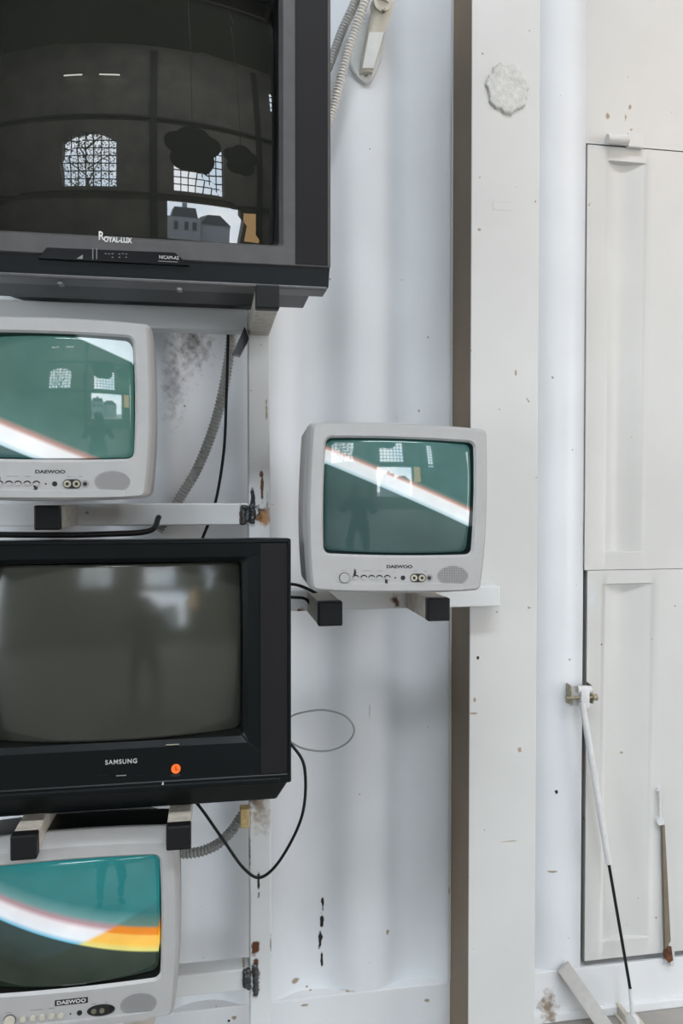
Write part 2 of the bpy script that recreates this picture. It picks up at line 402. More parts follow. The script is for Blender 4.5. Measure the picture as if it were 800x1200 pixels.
def text(name, s, x, y, z, size, mat, parent, width=None, depth=0.0006, bold=0.0, shear=0.0, space=1.0):
    cu = bpy.data.curves.new('t', 'FONT'); cu.body = s; cu.size = size; cu.align_x = 'CENTER'; cu.align_y = 'CENTER'
    cu.extrude = depth; cu.offset = bold; cu.shear = shear; cu.space_character = space
    o = bpy.data.objects.new('t', cu); COL.objects.link(o)
    dg = bpy.context.evaluated_depsgraph_get(); me = bpy.data.meshes.new_from_object(o.evaluated_get(dg))
    bpy.data.objects.remove(o)
    xs = [v.co.x for v in me.vertices]; k = width/(max(xs)-min(xs)) if width else 1
    for v in me.vertices: v.co = Vector((v.co.x*k+x, y-v.co.z, v.co.y+z))
    me.name = name; me.materials.clear(); me.materials.append(mat)
    t = bpy.data.objects.new(name, me); COL.objects.link(t); t.parent = parent
    return t
def disc(name, x, z, rx, rz, y0, y1, mat, parent, n=32):
    bm = bmesh.new()
    prism(bm, [(x+rx*math.cos(2*PI*k/n), z+rz*math.sin(2*PI*k/n)) for k in range(n)], y0, y1)
    return obj(name, bm, mat, parent, smooth=True)

# ------------------------------------------------------------------ the setting
FZ = at(700, 1189, 1.954).z
wx0, wx1, wz1 = -1.7, 2.3, 3.6
zr = at(420, 1163, YW).z            # top of the bottom rail
# corrugated wall, left of and behind the column
xc = at(364.5, 1158, YR).x
bm = bmesh.new(); prof = []
k0 = -8
while True:
    c = xc+k0*0.278; k0 += 1
    if c < wx0: continue
    pr = [(c-0.101, YW), (c-0.034, YR), (c+0.034, YR), (c+0.101, YW)]
    if c+0.101 > at(683.5, 600, YW).x+0.03: break
    prof += pr
xe = at(683.5, 600, YW).x
prof = [(wx0, YW)]+[(min(x, xe-0.012), y) for x, y in prof]+[(xe, YW)]
full = []
# round the bends a little
for i, p in enumerate(prof):
    if 0 < i < len(prof)-1:
        a = Vector(prof[i-1]); b = Vector(p); c = Vector(prof[i+1]); d1 = (a-b).normalized()*0.030; d2 = (c-b).normalized()*0.030
        for t in (0, .17, .33, .5, .67, .83, 1):
            q = (b+d1)*(1-t)**2+b*2*t*(1-t)+(b+d2)*t*t; full.append((q.x, q.y))
    else: full.append(p)
vs = [[bm.verts.new((x, y, z)) for x, y in full] for z in (zr, wz1)]
vb = [[bm.verts.new((x, y+0.003, z)) for x, y in full] for z in (zr, wz1)]
for i in range(len(full)-1):
    bm.faces.new((vs[0][i], vs[0][i+1], vs[1][i+1], vs[1][i])); bm.faces.new((vb[0][i], vb[0][i+1], vb[1][i+1], vb[1][i]))
n = len(full)-1
for e in (0, n): bm.faces.new((vs[0][e], vs[1][e], vb[1][e], vb[0][e]))
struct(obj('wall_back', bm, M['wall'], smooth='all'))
# wall strip over the hatches and right of them
hx0 = at(685.5, 600, YW).x; hz1 = at(686, 169, YW).z; hz0 = at(683, 1127, YW).z
struct(obj('wall_back_upper', B(at(683.5, 600, YW).x, wx1, YW, YW+0.004, hz1+0.003, wz1), M['hatch']))
struct(obj('wall_behind', B(wx0, wx1, 2.06, 2.10, FZ, wz1), M['gap']))
# bottom rail and sill
struct(obj('trim_1', B(wx0, wx1, YW, 2.05, FZ, zr, 0.002) if 0 else B(wx0, wx1, YW-0.001, 2.05, FZ-0.02, zr, 0.002), M['rail']))
sz = at(700, 1187, YW).z
struct(obj('trim_2', B(at(600, 900, YW).x, wx1, YW-0.012, YW+0.001, sz-0.004, sz+0.02, 0.002), M['rail']))
# column
cx0 = at(551, 600, YC).x; cx1 = at(629.5, 600, YC).x
bm = bmesh.new()
box(bm, cx0, cx1, YC, YC+0.006, FZ, wz1, 0.0015); box(bm, cx1-0.006, cx1, YC+0.006, YW-0.001, FZ, wz1)
col = struct(obj('trim_3', bm, M['column']))
struct(obj('web', B(cx0+0.001, cx0+0.007, YC+0.0065, YW-0.001, FZ, wz1), M['web'], col))
obj('weld_edge', B(cx0-0.004, cx0+0.002, YW-0.006, YW-0.001, FZ+0.15, wz1), M['column'], col)
# scalloped filler patch on the column
pc = at(594, 104, YC); bm = bmesh.new(); pts = []
for k in range(96):
    a = 2*PI*k/96; r = 1+0.14*abs(math.sin(3.5*a+0.6))+0.03*math.sin(17*a)+0.02*math.sin(31*a)
    pts.append((0.049*r*math.cos(a), 0.056*r*math.sin(a)))
R0 = []
for s, d in ((1.0, 0.0), (0.97, 0.005), (0.9, 0.0065), (0.7, 0.005), (0.4, 0.0048), (0.12, 0.005)):
    R0.append([bm.verts.new((pc.x+x*s, YC-d-(random.random()*0.0005 if d else 0), pc.z+z*s)) for x, z in pts])
for a, b in zip(R0, R0[1:]):
    for k in range(96): bm.faces.new((a[k], a[(k+1) % 96], b[(k+1) % 96], b[k]))
bm.faces.new(R0[-1])
o = obj('filler_patch', bm, M['patch'], col, smooth='all'); o['label'] = 'rough white scalloped round filler patch'
p0 = at(577, 236, YC); p1 = at(600, 247, YC)
bm = bmesh.new(); box(bm, p0.x, p0.x+0.0012, YC-0.0008, YC+0.001, p1.z, p0.z); box(bm, p0.x, p1.x, YC-0.0008, YC+0.001, p1.z, p1.z+0.0012)
box(bm, p0.x, p1.x, YC-0.0005, YC+0.001, p0.z, p0.z+0.0008)
obj('scribed_mark', bm, M['patch'], col)
# hall floor, walls, ceiling behind the camera
HX0, HX1, HY, HZ = -6.0, 7.0, -7.0, 9.2
struct(obj('floor', B(HX0, HX1, HY, 2.06, FZ-0.06, FZ-0.0), M['floor']))
struct(obj('ceiling', B(HX0, HX1, HY, 2.06, HZ, HZ+0.1), M['ceil']))
struct(obj('wall_left', B(HX0-0.1, HX0, HY, 2.06, FZ, HZ), M['hallwall']))
struct(obj('wall_right', B(HX1, HX1+0.1, HY, 2.06, FZ, HZ), M['hallwall']))
bm = bmesh.new(); box(bm, HX0, wx0, 1.95, 2.06, FZ, HZ); box(bm, wx1, HX1, 1.95, 2.06, FZ, HZ); box(bm, wx0, wx1, 1.95, 2.06, wz1, HZ)
struct(obj('wall_beside', bm, M['hallwall']))

# ------------------------------------------------------------------ the hall's far wall behind the camera, seen mirrored in the tubes
holes = [(-3.25, -1.4, 3.5, 5.4), (0.5, 2.26, 3.5, 5.5), (0.28, 2.88, 1.0, 3.15), (4.3, 4.9, 7.35, 8.35), (4.25, 4.8, 3.2, 5.0)]
xs = sorted({HX0, HX1} | {h[0] for h in holes} | {h[1] for h in holes}); zs = sorted({FZ, HZ} | {h[2] for h in holes} | {h[3] for h in holes})
bm = bmesh.new()
for i in range(len(xs)-1):
    for j in range(len(zs)-1):
        mx_, mz_ = (xs[i]+xs[i+1])/2, (zs[j]+zs[j+1])/2
        if any(h[0] < mx_ < h[1] and h[2] < mz_ < h[3] for h in holes): continue
        box(bm, xs[i], xs[i+1], HY-0.3, HY, zs[j], zs[j+1])
for h in holes[:2]:
    c = (h[0]+h[1])/2; hw_ = (h[1]-h[0])/2
    for s in (-1, 1):
        pts = [(c+s*hw_, h[3]), (c, h[3])]+[(c+s*hw_*math.sin(a), h[3]-0.32*(1-math.cos(a))/(1-math.cos(1.2))*1.0) for a in [1.2*k/8 for k in range(1, 9)]]
        pts[-1] = (c+s*hw_, h[3]-0.32)
        prism(bm, pts, HY-0.3, HY)
struct(obj('wall_front', bm, M['hallwall']))
for k, h in enumerate(holes):
    if k == 2: continue
    bm = bmesh.new(); nx, nz = [(7, 7), (7, 8), 0, (3, 4), (2, 8)][k]
    for i in range(nx+1): x = h[0]+(h[1]-h[0])*i/nx; box(bm, x-0.016, x+0.016, HY-0.17, HY-0.13, h[2], h[3])
    for j in range(nz+1): z = h[2]+(h[3]-h[2])*j/nz; box(bm, h[0], h[1], HY-0.17, HY-0.13, z-0.016, z+0.016)
    struct(obj('window_%d' % (k+1 if k < 2 else k), bm, M['muntin']))
bm = bmesh.new()
for z in (5.95, 3.28): box(bm, HX0, HX1, HY, HY+0.12, z, z+0.07)
box(bm, -0.3, -0.05, HY, HY+0.1, FZ, 8.9); box(bm, 3.55, 3.75, HY, HY+0.1, FZ, 8.9)
struct(obj('trim_4', bm, M['muntin']))
# lit tubes high on the far wall
for x0_, x1_ in ((-3.35, -2.62), (-2.05, -1.3)):
    t = empty('tube_lamp', ((x0_+x1_)/2, HY+0.12, 7.6), 'lit tube lamp high on the dark wall behind the camera', 'lamp', 'tube lamps mirrored in the biggest screen')
    L_ = (x1_-x0_)/2
    obj('housing', B(-L_, L_, -0.12, -0.04, 0.02, 0.10), M['muntin'], t)
    bm = bmesh.new(); cyl(bm, (-L_+0.03, 0, 0), (L_-0.03, 0, 0), 0.028); obj('tube', bm, M['tube'], t, smooth=True)
# warm lit notice box beside the opening
t = empty('light_box', (3.22, HY+0.002, 2.0), 'warm lit notice box on the wall behind the camera, beside the opening', 'light box')
obj('case', B(-0.27, 0.27, 0.0, 0.10, 0, 1.15, 0.01), M['muntin'], t)
obj('lit_front', B(-0.25, 0.25, 0.10, 0.11, 0.02, 1.13), simple('warm_lit_acrylic', (0.6, 0.4, 0.2), 0.4, emis=(1.0, 0.62, 0.28), estr=3.0), t)
# dark lobed felt shapes hanging before the far window
def lobes(px_, pz_, rr_, name, label):
    t = empty(name, (px_, -4.0, pz_), label, 'hanging ornament', 'lobed felt shapes hanging in the hall')
    bm = bmesh.new(); pts = []
    for k in range(120):
        a = 2*PI*k/120; r = rr_*(1+0.22*abs(math.sin(2.5*a+0.9))-0.12*math.cos(2*a)+0.06*math.sin(3*a))
        pts.append((r*math.cos(a), r*0.72*math.sin(a)))
    prism(bm, pts, -0.05, 0.05); obj('felt_shape', bm, M['cloth'], t)
    bm = bmesh.new(); cyl(bm, (0, 0, rr_*0.6), (0, 0, HZ-pz_), 0.006, n=8); obj('wire', bm, M['cable'], t)
lobes(0.74, 4.05, 0.60, 'felt_shape_mobile', 'wider lobed dark felt shape hanging on a wire in the hall')
lobes(1.92, 4.0, 0.40, 'felt_shape_mobile', 'narrower lobed dark felt shape hanging on a wire in the hall')
# outside the opening: ground, houses, a tree
struct(obj('ground_outside', B(-25, 25, -40, HY-0.3, FZ-0.2, FZ-0.02), M['floor']))
t = empty('house', (2.2, -20.5, FZ-0.02), 'grey town house with mansard roof and chimney, mirrored in the biggest screen', 'house')
obj('wall', B(-1.4, 1.5, 0, -4, 0, 3.3), M['house'], t)
bm = bmesh.new(); prism(bm, [(-1.0, 3.3), (1.25, 3.3), (1.05, 4.1), (-0.75, 4.1)], -3.6, 0.05); obj('roof', bm, M['roofm'], t)
obj('chimney', B(-0.05, 0.35, -0.6, -0.2, 4.0, 4.5), M['house'], t)
for x in (-0.8, 0.1, 0.8): obj('window', B(x, x+0.35, 0.0, 0.04, 2.2, 2.9), M['roofm'], t)
t = empty('house', (5.2, -21.0, FZ-0.02), 'lower grey house with a gabled roof, mirrored in the biggest screen', 'house')
obj('wall', B(-1.4, 1.3, 0, -4, 0, 2.9), M['house'], t)
bm = bmesh.new(); prism(bm, [(-1.4, 2.9), (1.3, 2.9), (0.3, 3.75), (-0.8, 3.7)], -4, 0.1); obj('roof', bm, M['roofm'], t)
t = empty('tree', (-3.2, -10.0, FZ-0.02), 'leafy tree behind the arched window, mirrored in the biggest screen', 'tree')
bm = bmesh.new(); cyl(bm, (0, 0, 0), (0.1, 0, 4.2), 0.13, 0.07, 12)
for k in range(9):
    a = k*2.4; z = 3.0+k*0.32; cyl(bm, (0.08, 0, z), (0.1+1.2*math.cos(a), 1.0*math.sin(a), z+0.9), 0.04, 0.012, 8)
obj('trunk', bm, M['bark'], t, smooth=True)
bm = bmesh.new(); rnd = random.Random(3)
for k in range(2600):
    a = rnd.uniform(0, 2*PI); r = 1.7*rnd.random()**0.6; z = 4.8+rnd.uniform(-1.9, 1.9)
    c = Vector((0.1+r*math.cos(a), r*math.sin(a), z)); s_ = rnd.uniform(0.03, 0.07)
    u = Vector((rnd.uniform(-1, 1), rnd.uniform(-1, 1), rnd.uniform(-1, 1))).normalized()*s_; v = u.orthogonal().normalized()*s_*0.6
    bm.faces.new([bm.verts.new(c+u), bm.verts.new(c+v), bm.verts.new(c-u), bm.verts.new(c-v)])
o = obj('foliage', bm, M['leaf'], t); o['kind'] = 'stuff'

# ------------------------------------------------------------------ hatches
def hatch(name, px0, px1, py0, py1, rpy0, rpy1, label, recess=(703, 772)):
    a = at(px0, (py0+py1)/2, YW-0.004); b = at(px1, (py0+py1)/2, YW-0.004)
    z1 = at(px0, py0, YW).z; z0 = at(px0, py1, YW).z
    t = empty(name, ((a.x+b.x)/2, YW-0.004, z0), label, 'hatch')
    ra, rb = (at(p, 600, YW).x for p in recess); NR = 16
    xs = [a.x]+[ra+(rb-ra)*k/NR for k in range(NR+1)]+[b.x]; nx = len(xs)
    dp = [0]+[0.018*(math.sin(PI*(k/NR)**0.75))**2 if 0 < k < NR else 0 for k in range(NR+1)]+[0]
    rz1 = at(705, rpy0, YW).z; rz0 = at(705, rpy1, YW).z
    bm = bmesh.new()
    zs = [z0, rz0, rz0+0.003, rz1-0.003, rz1, z1]
    V = [[bm.verts.new((x-t.location.x, dp[i] if j in (2, 3) else 0, z-t.location.z)) for i, x in enumerate(xs)] for j, z in enumerate(zs)]
    for j in range(5):
        for i in range(nx-1): bm.faces.new((V[j][i], V[j][i+1], V[j+1][i+1], V[j+1][i]))
    # returned edges
    rim = [V[0][i] for i in range(nx)]+[V[j][nx-1] for j in range(1, 6)]+[V[5][i] for i in range(nx-2, -1, -1)]+[V[j][0] for j in range(4, 0, -1)]
    bk = [bm.verts.new((v.co.x, 0.03, v.co.z)) for v in rim]
    for k in range(len(rim)): bm.faces.new((rim[k], rim[(k+1) % len(rim)], bk[(k+1) % len(rim)], bk[k]))
    p = obj('panel', bm, M['hatch'], t, smooth=True)
    return t
hu = hatch('hatch_panel', 686.5, 1010, 170, 667.9, 188, 648, 'tall white steel hatch panel in the upper right, above the strut hinge', (704, 760))
hl = hatch('hatch_panel', 686.5, 1010, 668.6, 1125, 684, 1103, 'white steel hatch panel at the lower right behind the gas strut', (703, 774))
# hinge barrel on top of the upper hatch
h = hu.location
a = at(711, 163, YW-0.02); b = at(735, 164, YW-0.02)
bm = bmesh.new(); cyl(bm, a-h, b-h, 0.0135); obj('hinge_barrel', bm, M['column'], hu, smooth=True)
a = at(735, 156, YW-0.014); b = at(754, 174, YW-0.014)
obj('hinge_leaf', B(a.x-h.x, b.x-h.x, -0.014, 0.0, b.z-h.z, a.z-h.z, 0.002), M['column'], hu)
# latch rod between the lower hatches
h = hl.location
bm = bmesh.new(); a = at(773, 926, YW-0.012); b = at(773, 962, YW-0.012); cyl(bm, a-h, b-h, 0.0035)
cyl(bm, a-h+Vector((-0.002, 0, 0)), a-h+Vector((0.002, 0.01, 0)), 0.007); cyl(bm, b-h+Vector((0, -0.004, 0)), b-h+Vector((0, 0.008, 0)), 0.011)
obj('latch_pin', bm, M['strutpaint'], hl, smooth=True)
# bent flange beside a wedge coloured as a tapering dark gap at the hatch's right edge
f = lambda px, py: ((at(px, py, YW-0.006)-h).x, (at(px, py, YW-0.006)-h).z)
bm = bmesh.new(); prism(bm, [f(774, 965), f(778, 965), f(788, 1105), f(787, 1130), f(783, 1130), f(780, 1095)], -0.012, -0.004)
obj('bent_flange', bm, M['hatch'], hl)
bm = bmesh.new(); prism(bm, [f(773.5, 965), f(776, 965), f(783, 1100), f(777, 1110)], -0.013, -0.003)
obj('slot', bm, simple('slot_dark_inside', (0.17, 0.14, 0.10), 0.7), hl)  # solid wedge on the panel, its dark colour stands for the shaded inside
bm = bmesh.new(); prism(bm, [f(778, 1108), f(783, 1106), f(785, 1122), f(780, 1125), f(776, 1118)], -0.016, -0.003)
o = obj('rusted_corner', bm, simple('rust_flake', RUST, 0.8, 0, 0.6, 90), hl)

# ------------------------------------------------------------------ gas strut and hinge
a = at(681, 815, 1.93); t = empty('gas_strut', a, 'thin painted gas strut with black rod slanting down the lower hatch', 'strut')
o = t.location
bm = bmesh.new()
g = lambda px, py, Y: at(px, py, Y)-o
p = g(666, 803, 1.925); q = g(695, 826, 1.925)
# bracket: base plate, two cheeks
box(bm, g(668, 803, YW).x, g(690, 803, YW).x, 0.016, 0.020, g(679, 826, YW).z, g(679, 803, YW).z)
obj('base_plate', bm, M['strutpaint'], t)
for x in (g(667, 803, 1.93).x, g(691, 803, 1.93).x):
    bm = bmesh.new()
    prism2 = [(x, 0.020, q.z+0.002), (x, -0.014, q.z+0.006), (x, -0.018, q.z+0.022), (x, -0.004, p.z-0.002), (x, 0.020, p.z)]
    va = [bm.verts.new(v) for v in prism2]; vb2 = [bm.verts.new((v[0]+0.0035, v[1], v[2])) for v in prism2]
    bm.faces.new(va); bm.faces.new(vb2)
    for i in range(5): bm.faces.new((va[i], va[(i+1) % 5], vb2[(i+1) % 5], vb2[i]))
    obj('cheek_plate', bm, M['galv'], t)
bm = bmesh.new(); cyl(bm, g(663, 818, 1.918), g(697, 817, 1.918), 0.004); cyl(bm, g(694, 817, 1.918), g(699, 817, 1.918), 0.009)
obj('pivot_bolt', bm, M['galv'], t, smooth=True)
bm = bmesh.new(); cyl(bm, g(676, 808, 1.918), g(692, 808, 1.918), 0.010); box(bm, g(679, 808, 1.918).x, g(689, 808, 1.918).x, -0.022, -0.006, g(680, 830, 1.918).z, g(680, 805, 1.918).z, 0.003)
obj('eyelet', bm, M['strutpaint'], t, smooth=True)
A = g(682, 824, 1.915); Bq = g(713, 1012, 1.90); Cq = g(738, 1158, 1.888)
bm = bmesh.new(); cyl(bm, A, Bq, 0.0085); obj('cylinder', bm, M['strutpaint'], t, smooth=True)
bm = bmesh.new(); cyl(bm, Bq, Cq, 0.0042); obj('piston_rod', bm, M['rod'], t, smooth=True)
bm = bmesh.new(); D = g(741, 1192, 1.884); cyl(bm, Cq, D, 0.005); E = D+Vector((0, 0, -0.008))
cyl(bm, E+Vector((-0.006, -0.003, 0)), E+Vector((0.006, 0.003, 0)), 0.017); cyl(bm, E, E+Vector((0, 0.06, -0.03)), 0.006)
obj('end_fitting', bm, M['strutpaint'], t, smooth=True)
# floor bracket that holds the strut's lower end
p = at(741, 1194, 1.90)
bm = bmesh.new(); box(bm, p.x-0.022, p.x-0.008, 1.89, 1.952, FZ, p.z+0.012, 0.003); box(bm, p.x-0.03, p.x+0.03, 1.86, 1.952, FZ, FZ+0.006)
tag(obj('mounting_bracket', bm, M['bracket']), 'small ivory metal bracket on the floor at the lower end of the gas strut', 'bracket')
# diagonal brace
bm = bmesh.new(); beam(bm, at(659, 1132, 1.945), at(750, 1262, 1.84), 0.040, 0.010, up=Vector((0, 1, 0)), bev=0.002)
tag(obj('diagonal_brace', bm, M['brace']), 'grey flat metal brace slanting from the wall ledge to the floor beside the column', 'brace')

# ------------------------------------------------------------------ the rack
tvz = lambda px, py, Y: at(px, py, Y).z
TW = 0.049
pl = at(291.5, 700, YP); rx0 = pl.x; rx1 = rx0+TW
rack = empty('tv_rack', (rx0+TW/2, YP+TW/2, FZ), 'white painted steel tube rack carrying the five televisions', 'rack')
ro = rack.location
def RB(x0, x1, y0, y1, z0, z1, bev=0.003): return B(x0-ro.x, x1-ro.x, y0-ro.y, y1-ro.y, z0-ro.z, z1-ro.z, bev)
RK = M['rack']
ztop = at(150, 383, YP).z; zmid = at(150, 616, YP).z; zlow = at(256, 1164, YP).z; zrt = at(343, 720, YP).z
zrb = at(560, 711, YP).z; zsam = at(209, 970, 1.40).z+0.001
obj('crossbar', RB(-1.2, rx0, YP, YP+TW, ztop, ztop+TW), RK, rack)
obj('crossbar', RB(-1.2, rx0, YP, YP+TW, zmid, zmid+TW), RK, rack)
obj('crossbar', RB(-1.2, rx0, YP, YP+TW, zlow, zlow+TW), RK, rack)
obj('crossbar', RB(-1.2, rx0, YP, YP+TW, zsam-TW, zsam), RK, rack)
obj('crossbar', RB(rx1, at(586, 695, YP).x, YP, YP+TW, zrb, zrb+TW), RK, rack)
obj('post', RB(rx0, rx1, YP, YP+TW, FZ, ztop+TW), RK, rack)
obj('post', RB(-1.25, -1.25+TW, YP, YP+TW, FZ, ztop+TW), RK, rack)
# weld beads at the joints
def weld(px, py0, py1):
    bm = bmesh.new(); a = at(px, py0, YP-0.002); b = at(px, py1, YP-0.002); pts = [a.lerp(b, k/14)+Vector((random.uniform(-.002, .002), random.uniform(-.001, .001), 0))-ro for k in range(15)]
    tube(bm, pts, 0.006, 8); obj('weld_bead', bm, M['weld'], rack, smooth='all')
weld(290, 592, 612); weld(285.5, 592, 614); weld(296, 591, 613)
weld(287, 1138, 1156); weld(291, 1136, 1158); weld(299, 1130, 1166)
def arm(px0, px1, pyt, Yf, Yb=YP, h=None):
    """arm whose front cap spans px0..px1 with its top at pyt"""
    a = at(px0, pyt, Yf); b = at(px1, pyt, Yf); w = b.x-a.x; hh = h or w
    o = obj('arm', RB(a.x, b.x, Yf+0.022, Yb, a.z-hh, a.z, 0.002), M['arm'], rack)
    c = obj('end_cap', RB(a.x-0.001, b.x+0.001, Yf, Yf+0.024, a.z-hh-0.001, a.z+0.001, 0.003), M['cap'], o)
    return a.z
za1 = arm(373.5, 401, 706, 1.56); za2 = arm(502, 527, 702, 1.56)
arm(300, 327, 333, 1.49); 
arm(40, 69, 593, 1.54); 
arm(12, 42, 981, 1.40, YP); arm(195, 223, 970, 1.40, YP)
zCb = tvz(86, 1083.5, 1.43)-(0.105+0.070+0.008)*1.062
for xx in (at(40, 600, 1.43).x, at(170, 600, 1.43).x-0.05): obj('arm', RB(xx, xx+0.044, 1.48, YP, zlow+0.002, zCb, 0.002), M['arm'], rack)
# gusset below the top arm
bm = bmesh.new(); p = [at(286, 386, 1.75), at(272, 417, 1.75), at(281, 419, 1.75), at(291, 400, 1.75)]
prism(bm, [(q.x-ro.x, q.z-ro.z) for q in p], YP-ro.y-0.03, YP-ro.y)
obj('gusset', bm, M['rod'], rack)
p = at(283, 955, 1.74); q = at(290, 966, 1.74)
bm = bmesh.new(); box(bm, p.x-0.004, q.x+0.004, YP-0.03, YP, q.z, p.z+0.02, 0.002)
tag(obj('wooden_wedge', bm, M['wood']), 'small ochre wooden wedge jammed beside the post under the wide black television', 'wedge')

# ------------------------------------------------------------------ silver portable televisions
def feet(t, xs, zt, y0=0.05):
    for x in xs:
        obj('foot', B(x-0.022, x+0.022, y0, y0+0.03, zt, zt+0.012, 0.002), M['silverside'], t)
def silver_tv(name, label, cpx, cpy, Y, scr_mat, roll=0.0, W=0.346, style=0, scale=1.0, dk_=1.0, R=0.55, off=(0.0, 0.0)):
    """origin at the middle of the screen on the front plane"""
    c = at(cpx, cpy, Y)
    H = 0.210; SW = 0.281
    t = empty(name, (c.x, Y, c.z), label, 'television', 'silver portable televisions')
    t.rotation_euler = (0, roll, 0); t.scale = (scale,)*3
    x0, x1 = -W/2, W/2; zt = H/2+0.031; zb = -H/2-0.070
    bl = (0.004, 0.006, 0.004, 0.006)
    hole = rrect(-SW/2, SW/2, -H/2, H/2, 0.010, (0.003, 0.003, 0.003, 0.003))
    def cab(dx, dt, db, r, b=bl): return rrect(x0+dx, x1-dx, zb+db, zt-dt, r, b, taper=0.035)
    bm = bmesh.new()
    loft(bm, [(cab(0.075, 0.050, 0.03, 0.03, (0, 0, 0, 0)), 0.338*dk_), (cab(0.062, 0.040, 0.02, 0.03, (0, 0, 0, 0)), 0.30*dk_),
              (cab(0.020, 0.020, 0.008, 0.022, (0, 0.002, 0, 0)), 0.20*dk_), (cab(0.003, 0.006, 0.0, 0.013), 0.16*dk_), (cab(0.0, 0.002, 0.0, 0.010), 0.062)], True, False)
    loft(bm, [(cab(0.0, 0.002, 0.0, 0.010), 0.062), (cab(0.002, 0.003, 0.0, 0.010), 0.058)], False, False)
    body = obj('cabinet', bm, M['silverside'] if style != 2 else M['black'], t, smooth=True)
    # ventilation slots on the rear half
    bm = bmesh.new()
    loft(bm, [(cab(0.002, 0.003, 0.0, 0.010), 0.0585), (cab(0.0, 0.0, -0.001, 0.010), 0.056), (cab(0.0, 0.0, -0.002, 0.009), 0.035),
              (cab(0.002, 0.002, -0.002, 0.009), 0.012), (cab(0.0045, 0.005, 0.0, 0.008), 0.003), (cab(0.008, 0.008, 0.003, 0.007), -0.001),
              (rrect(-SW/2-0.006, SW/2+0.006, -H/2-0.006, H/2+0.006, 0.014, (0.003, 0.003, 0.003, 0.004)), -0.001),
              (rrect(-SW/2-0.002, SW/2+0.002, -H/2-0.002, H/2+0.002, 0.011, (0.003, 0.003, 0.003, 0.003)), 0.004)], False, False)
    obj('front_bezel', bm, M['silver'], t, smooth=True)
    # lower lip: the chin that rolls under
    bm = bmesh.new()
    lw = W/2-0.020
    secs = []
    for k in range(21):
        u = -1+2*k/20; x = u*lw; zz = zb+0.0045+0.002*u*u
        q8 = 1-0.8*abs(u)**10
        secs.append([(x, 0.02+(y-0.02)*q8, zz+(z-zz)*q8) for y, z in ((0.004, zz+0.010), (-0.005, zz+0.006), (-0.005, zz-0.006), (0.01, zz-0.011), (0.05, zz-0.006))])
    VV = [[bm.verts.new(q) for q in s] for s in secs]
    for a, b in zip(VV, VV[1:]):
        for i in range(5): bm.faces.new((a[i], a[(i+1) % 5], b[(i+1) % 5], b[i]))
    bm.faces.new(VV[0]); bm.faces.new(VV[-1])
    obj('lower_lip', bm, M['silver'], t, smooth=True)
    bm = bmesh.new()
    loft(bm, [(rrect(-SW/2-0.002, SW/2+0.002, -H/2-0.002, H/2+0.002, 0.011, (0.003, 0.003, 0.003, 0.003)), 0.0035),
              (rrect(-SW/2+0.003, SW/2-0.003, -H/2+0.003, H/2-0.003, 0.011, (0.003, 0.003, 0.003, 0.003)), 0.050)], False, False)
    obj('screen_gasket', bm, M['lip'], t, smooth=True)
    bm, f = crt(-SW/2+0.002, SW/2-0.002, -H/2+0.002, H/2-0.002, 0.011, (0.002, 0.003, 0.002, 0.003), -0.008, R, 26, off)
    sc = obj('screen', bm, scr_mat, t, smooth='all'); sc['label'] = 'switched-on glass screen with a white diagonal bar'
    k = 0.00164; cx = 467; yf = -0.001
    X = lambda px: (px-cx)*k
    zl = -H/2-0.0265; zc = -H/2-0.0475
    # speaker grille with rows of holes
    sx, sz_, rx, rz = X(532), zc+0.004, 0.031, 0.0195
    g = disc('speaker_grille', sx, sz_, rx, rz, yf-0.0004, yf+0.004, M['grille'], t, 40)
    bm = bmesh.new(); st = 0.0034
    for i in range(-9, 10):
        for j in range(-6, 7):
            if (i*st/rx)**2+(j*st/rz)**2 < 0.86:
                x, z = sx+i*st, sz_+j*st
                v = [bm.verts.new((x+0.0009*math.cos(a*PI/3), yf-0.0006, z+0.0009*math.sin(a*PI/3))) for a in range(6)]
                bm.faces.new(v)
    obj('speaker_holes', bm, M['darkletter'], g)
    if style == 2:
        pc_ = (X(467)-0.022, X(467)+0.030)
        bm = bmesh.new(); box(bm, X(448), X(481), yf-0.0006, yf+0.003, zl-0.0050, zl+0.0050, 0.0005)
        pl_ = obj('brand_plate', bm, M['hole'], t); text('brand_lettering', 'DAEWOO', X(464.5), yf-0.0008, zl, 0.0085, M['lettering'], pl_, 0.047, 0.0003, 0.0002)
    else:
        text('brand_lettering', 'DAEWOO', X(468), yf-0.0002, zl, 0.008, M['darkletter'], t, 0.050, 0.0003, 0.0003)
    # rotary knob
    kn = disc('power_button', X(404), zc, 0.0100, 0.0100, yf-0.001, yf+0.002, M['darkletter'], t)
    disc('button_cap', X(404), zc, 0.0088, 0.0088, yf-0.004, yf+0.001, M['silver'] if style != 2 else M['bracket'], kn)
    for i, px in enumerate((417, 426.5, 435.6, 444.8, 454)):
        bm = bmesh.new()
        if style == 2:
            cyl(bm, (X(px), yf-0.003, zc), (X(px), yf+0.002, zc), 0.0045, n=20)
            obj('channel_button', bm, M['bracket'], t, smooth=True)
        else:
            # half-worn dark crescent around each key
            outer = [(X(px)+0.0062*math.cos(a), zc+0.0008+0.0048*math.sin(a)) for a in [PI*j/14 for j in range(15)]]
            inner = [(X(px)+0.0048*math.cos(a), zc+0.0008+0.0026*math.sin(a)) for a in [PI*j/14 for j in range(14, -1, -1)]]
            prism(bm, outer+inner, yf-0.0006, yf+0.001)
            rim = obj('button_rim', bm, M['wear'] if i != 2 else M['darkletter'], t)
            bm = bmesh.new(); prism(bm, [(X(px)+0.0046*math.cos(a), zc-0.0002+0.0028*math.sin(a)) for a in [2*PI*j/20 for j in range(20)]], yf-0.0022, yf+0.001)
            obj('channel_button', bm, M['silver'], t, smooth=True)
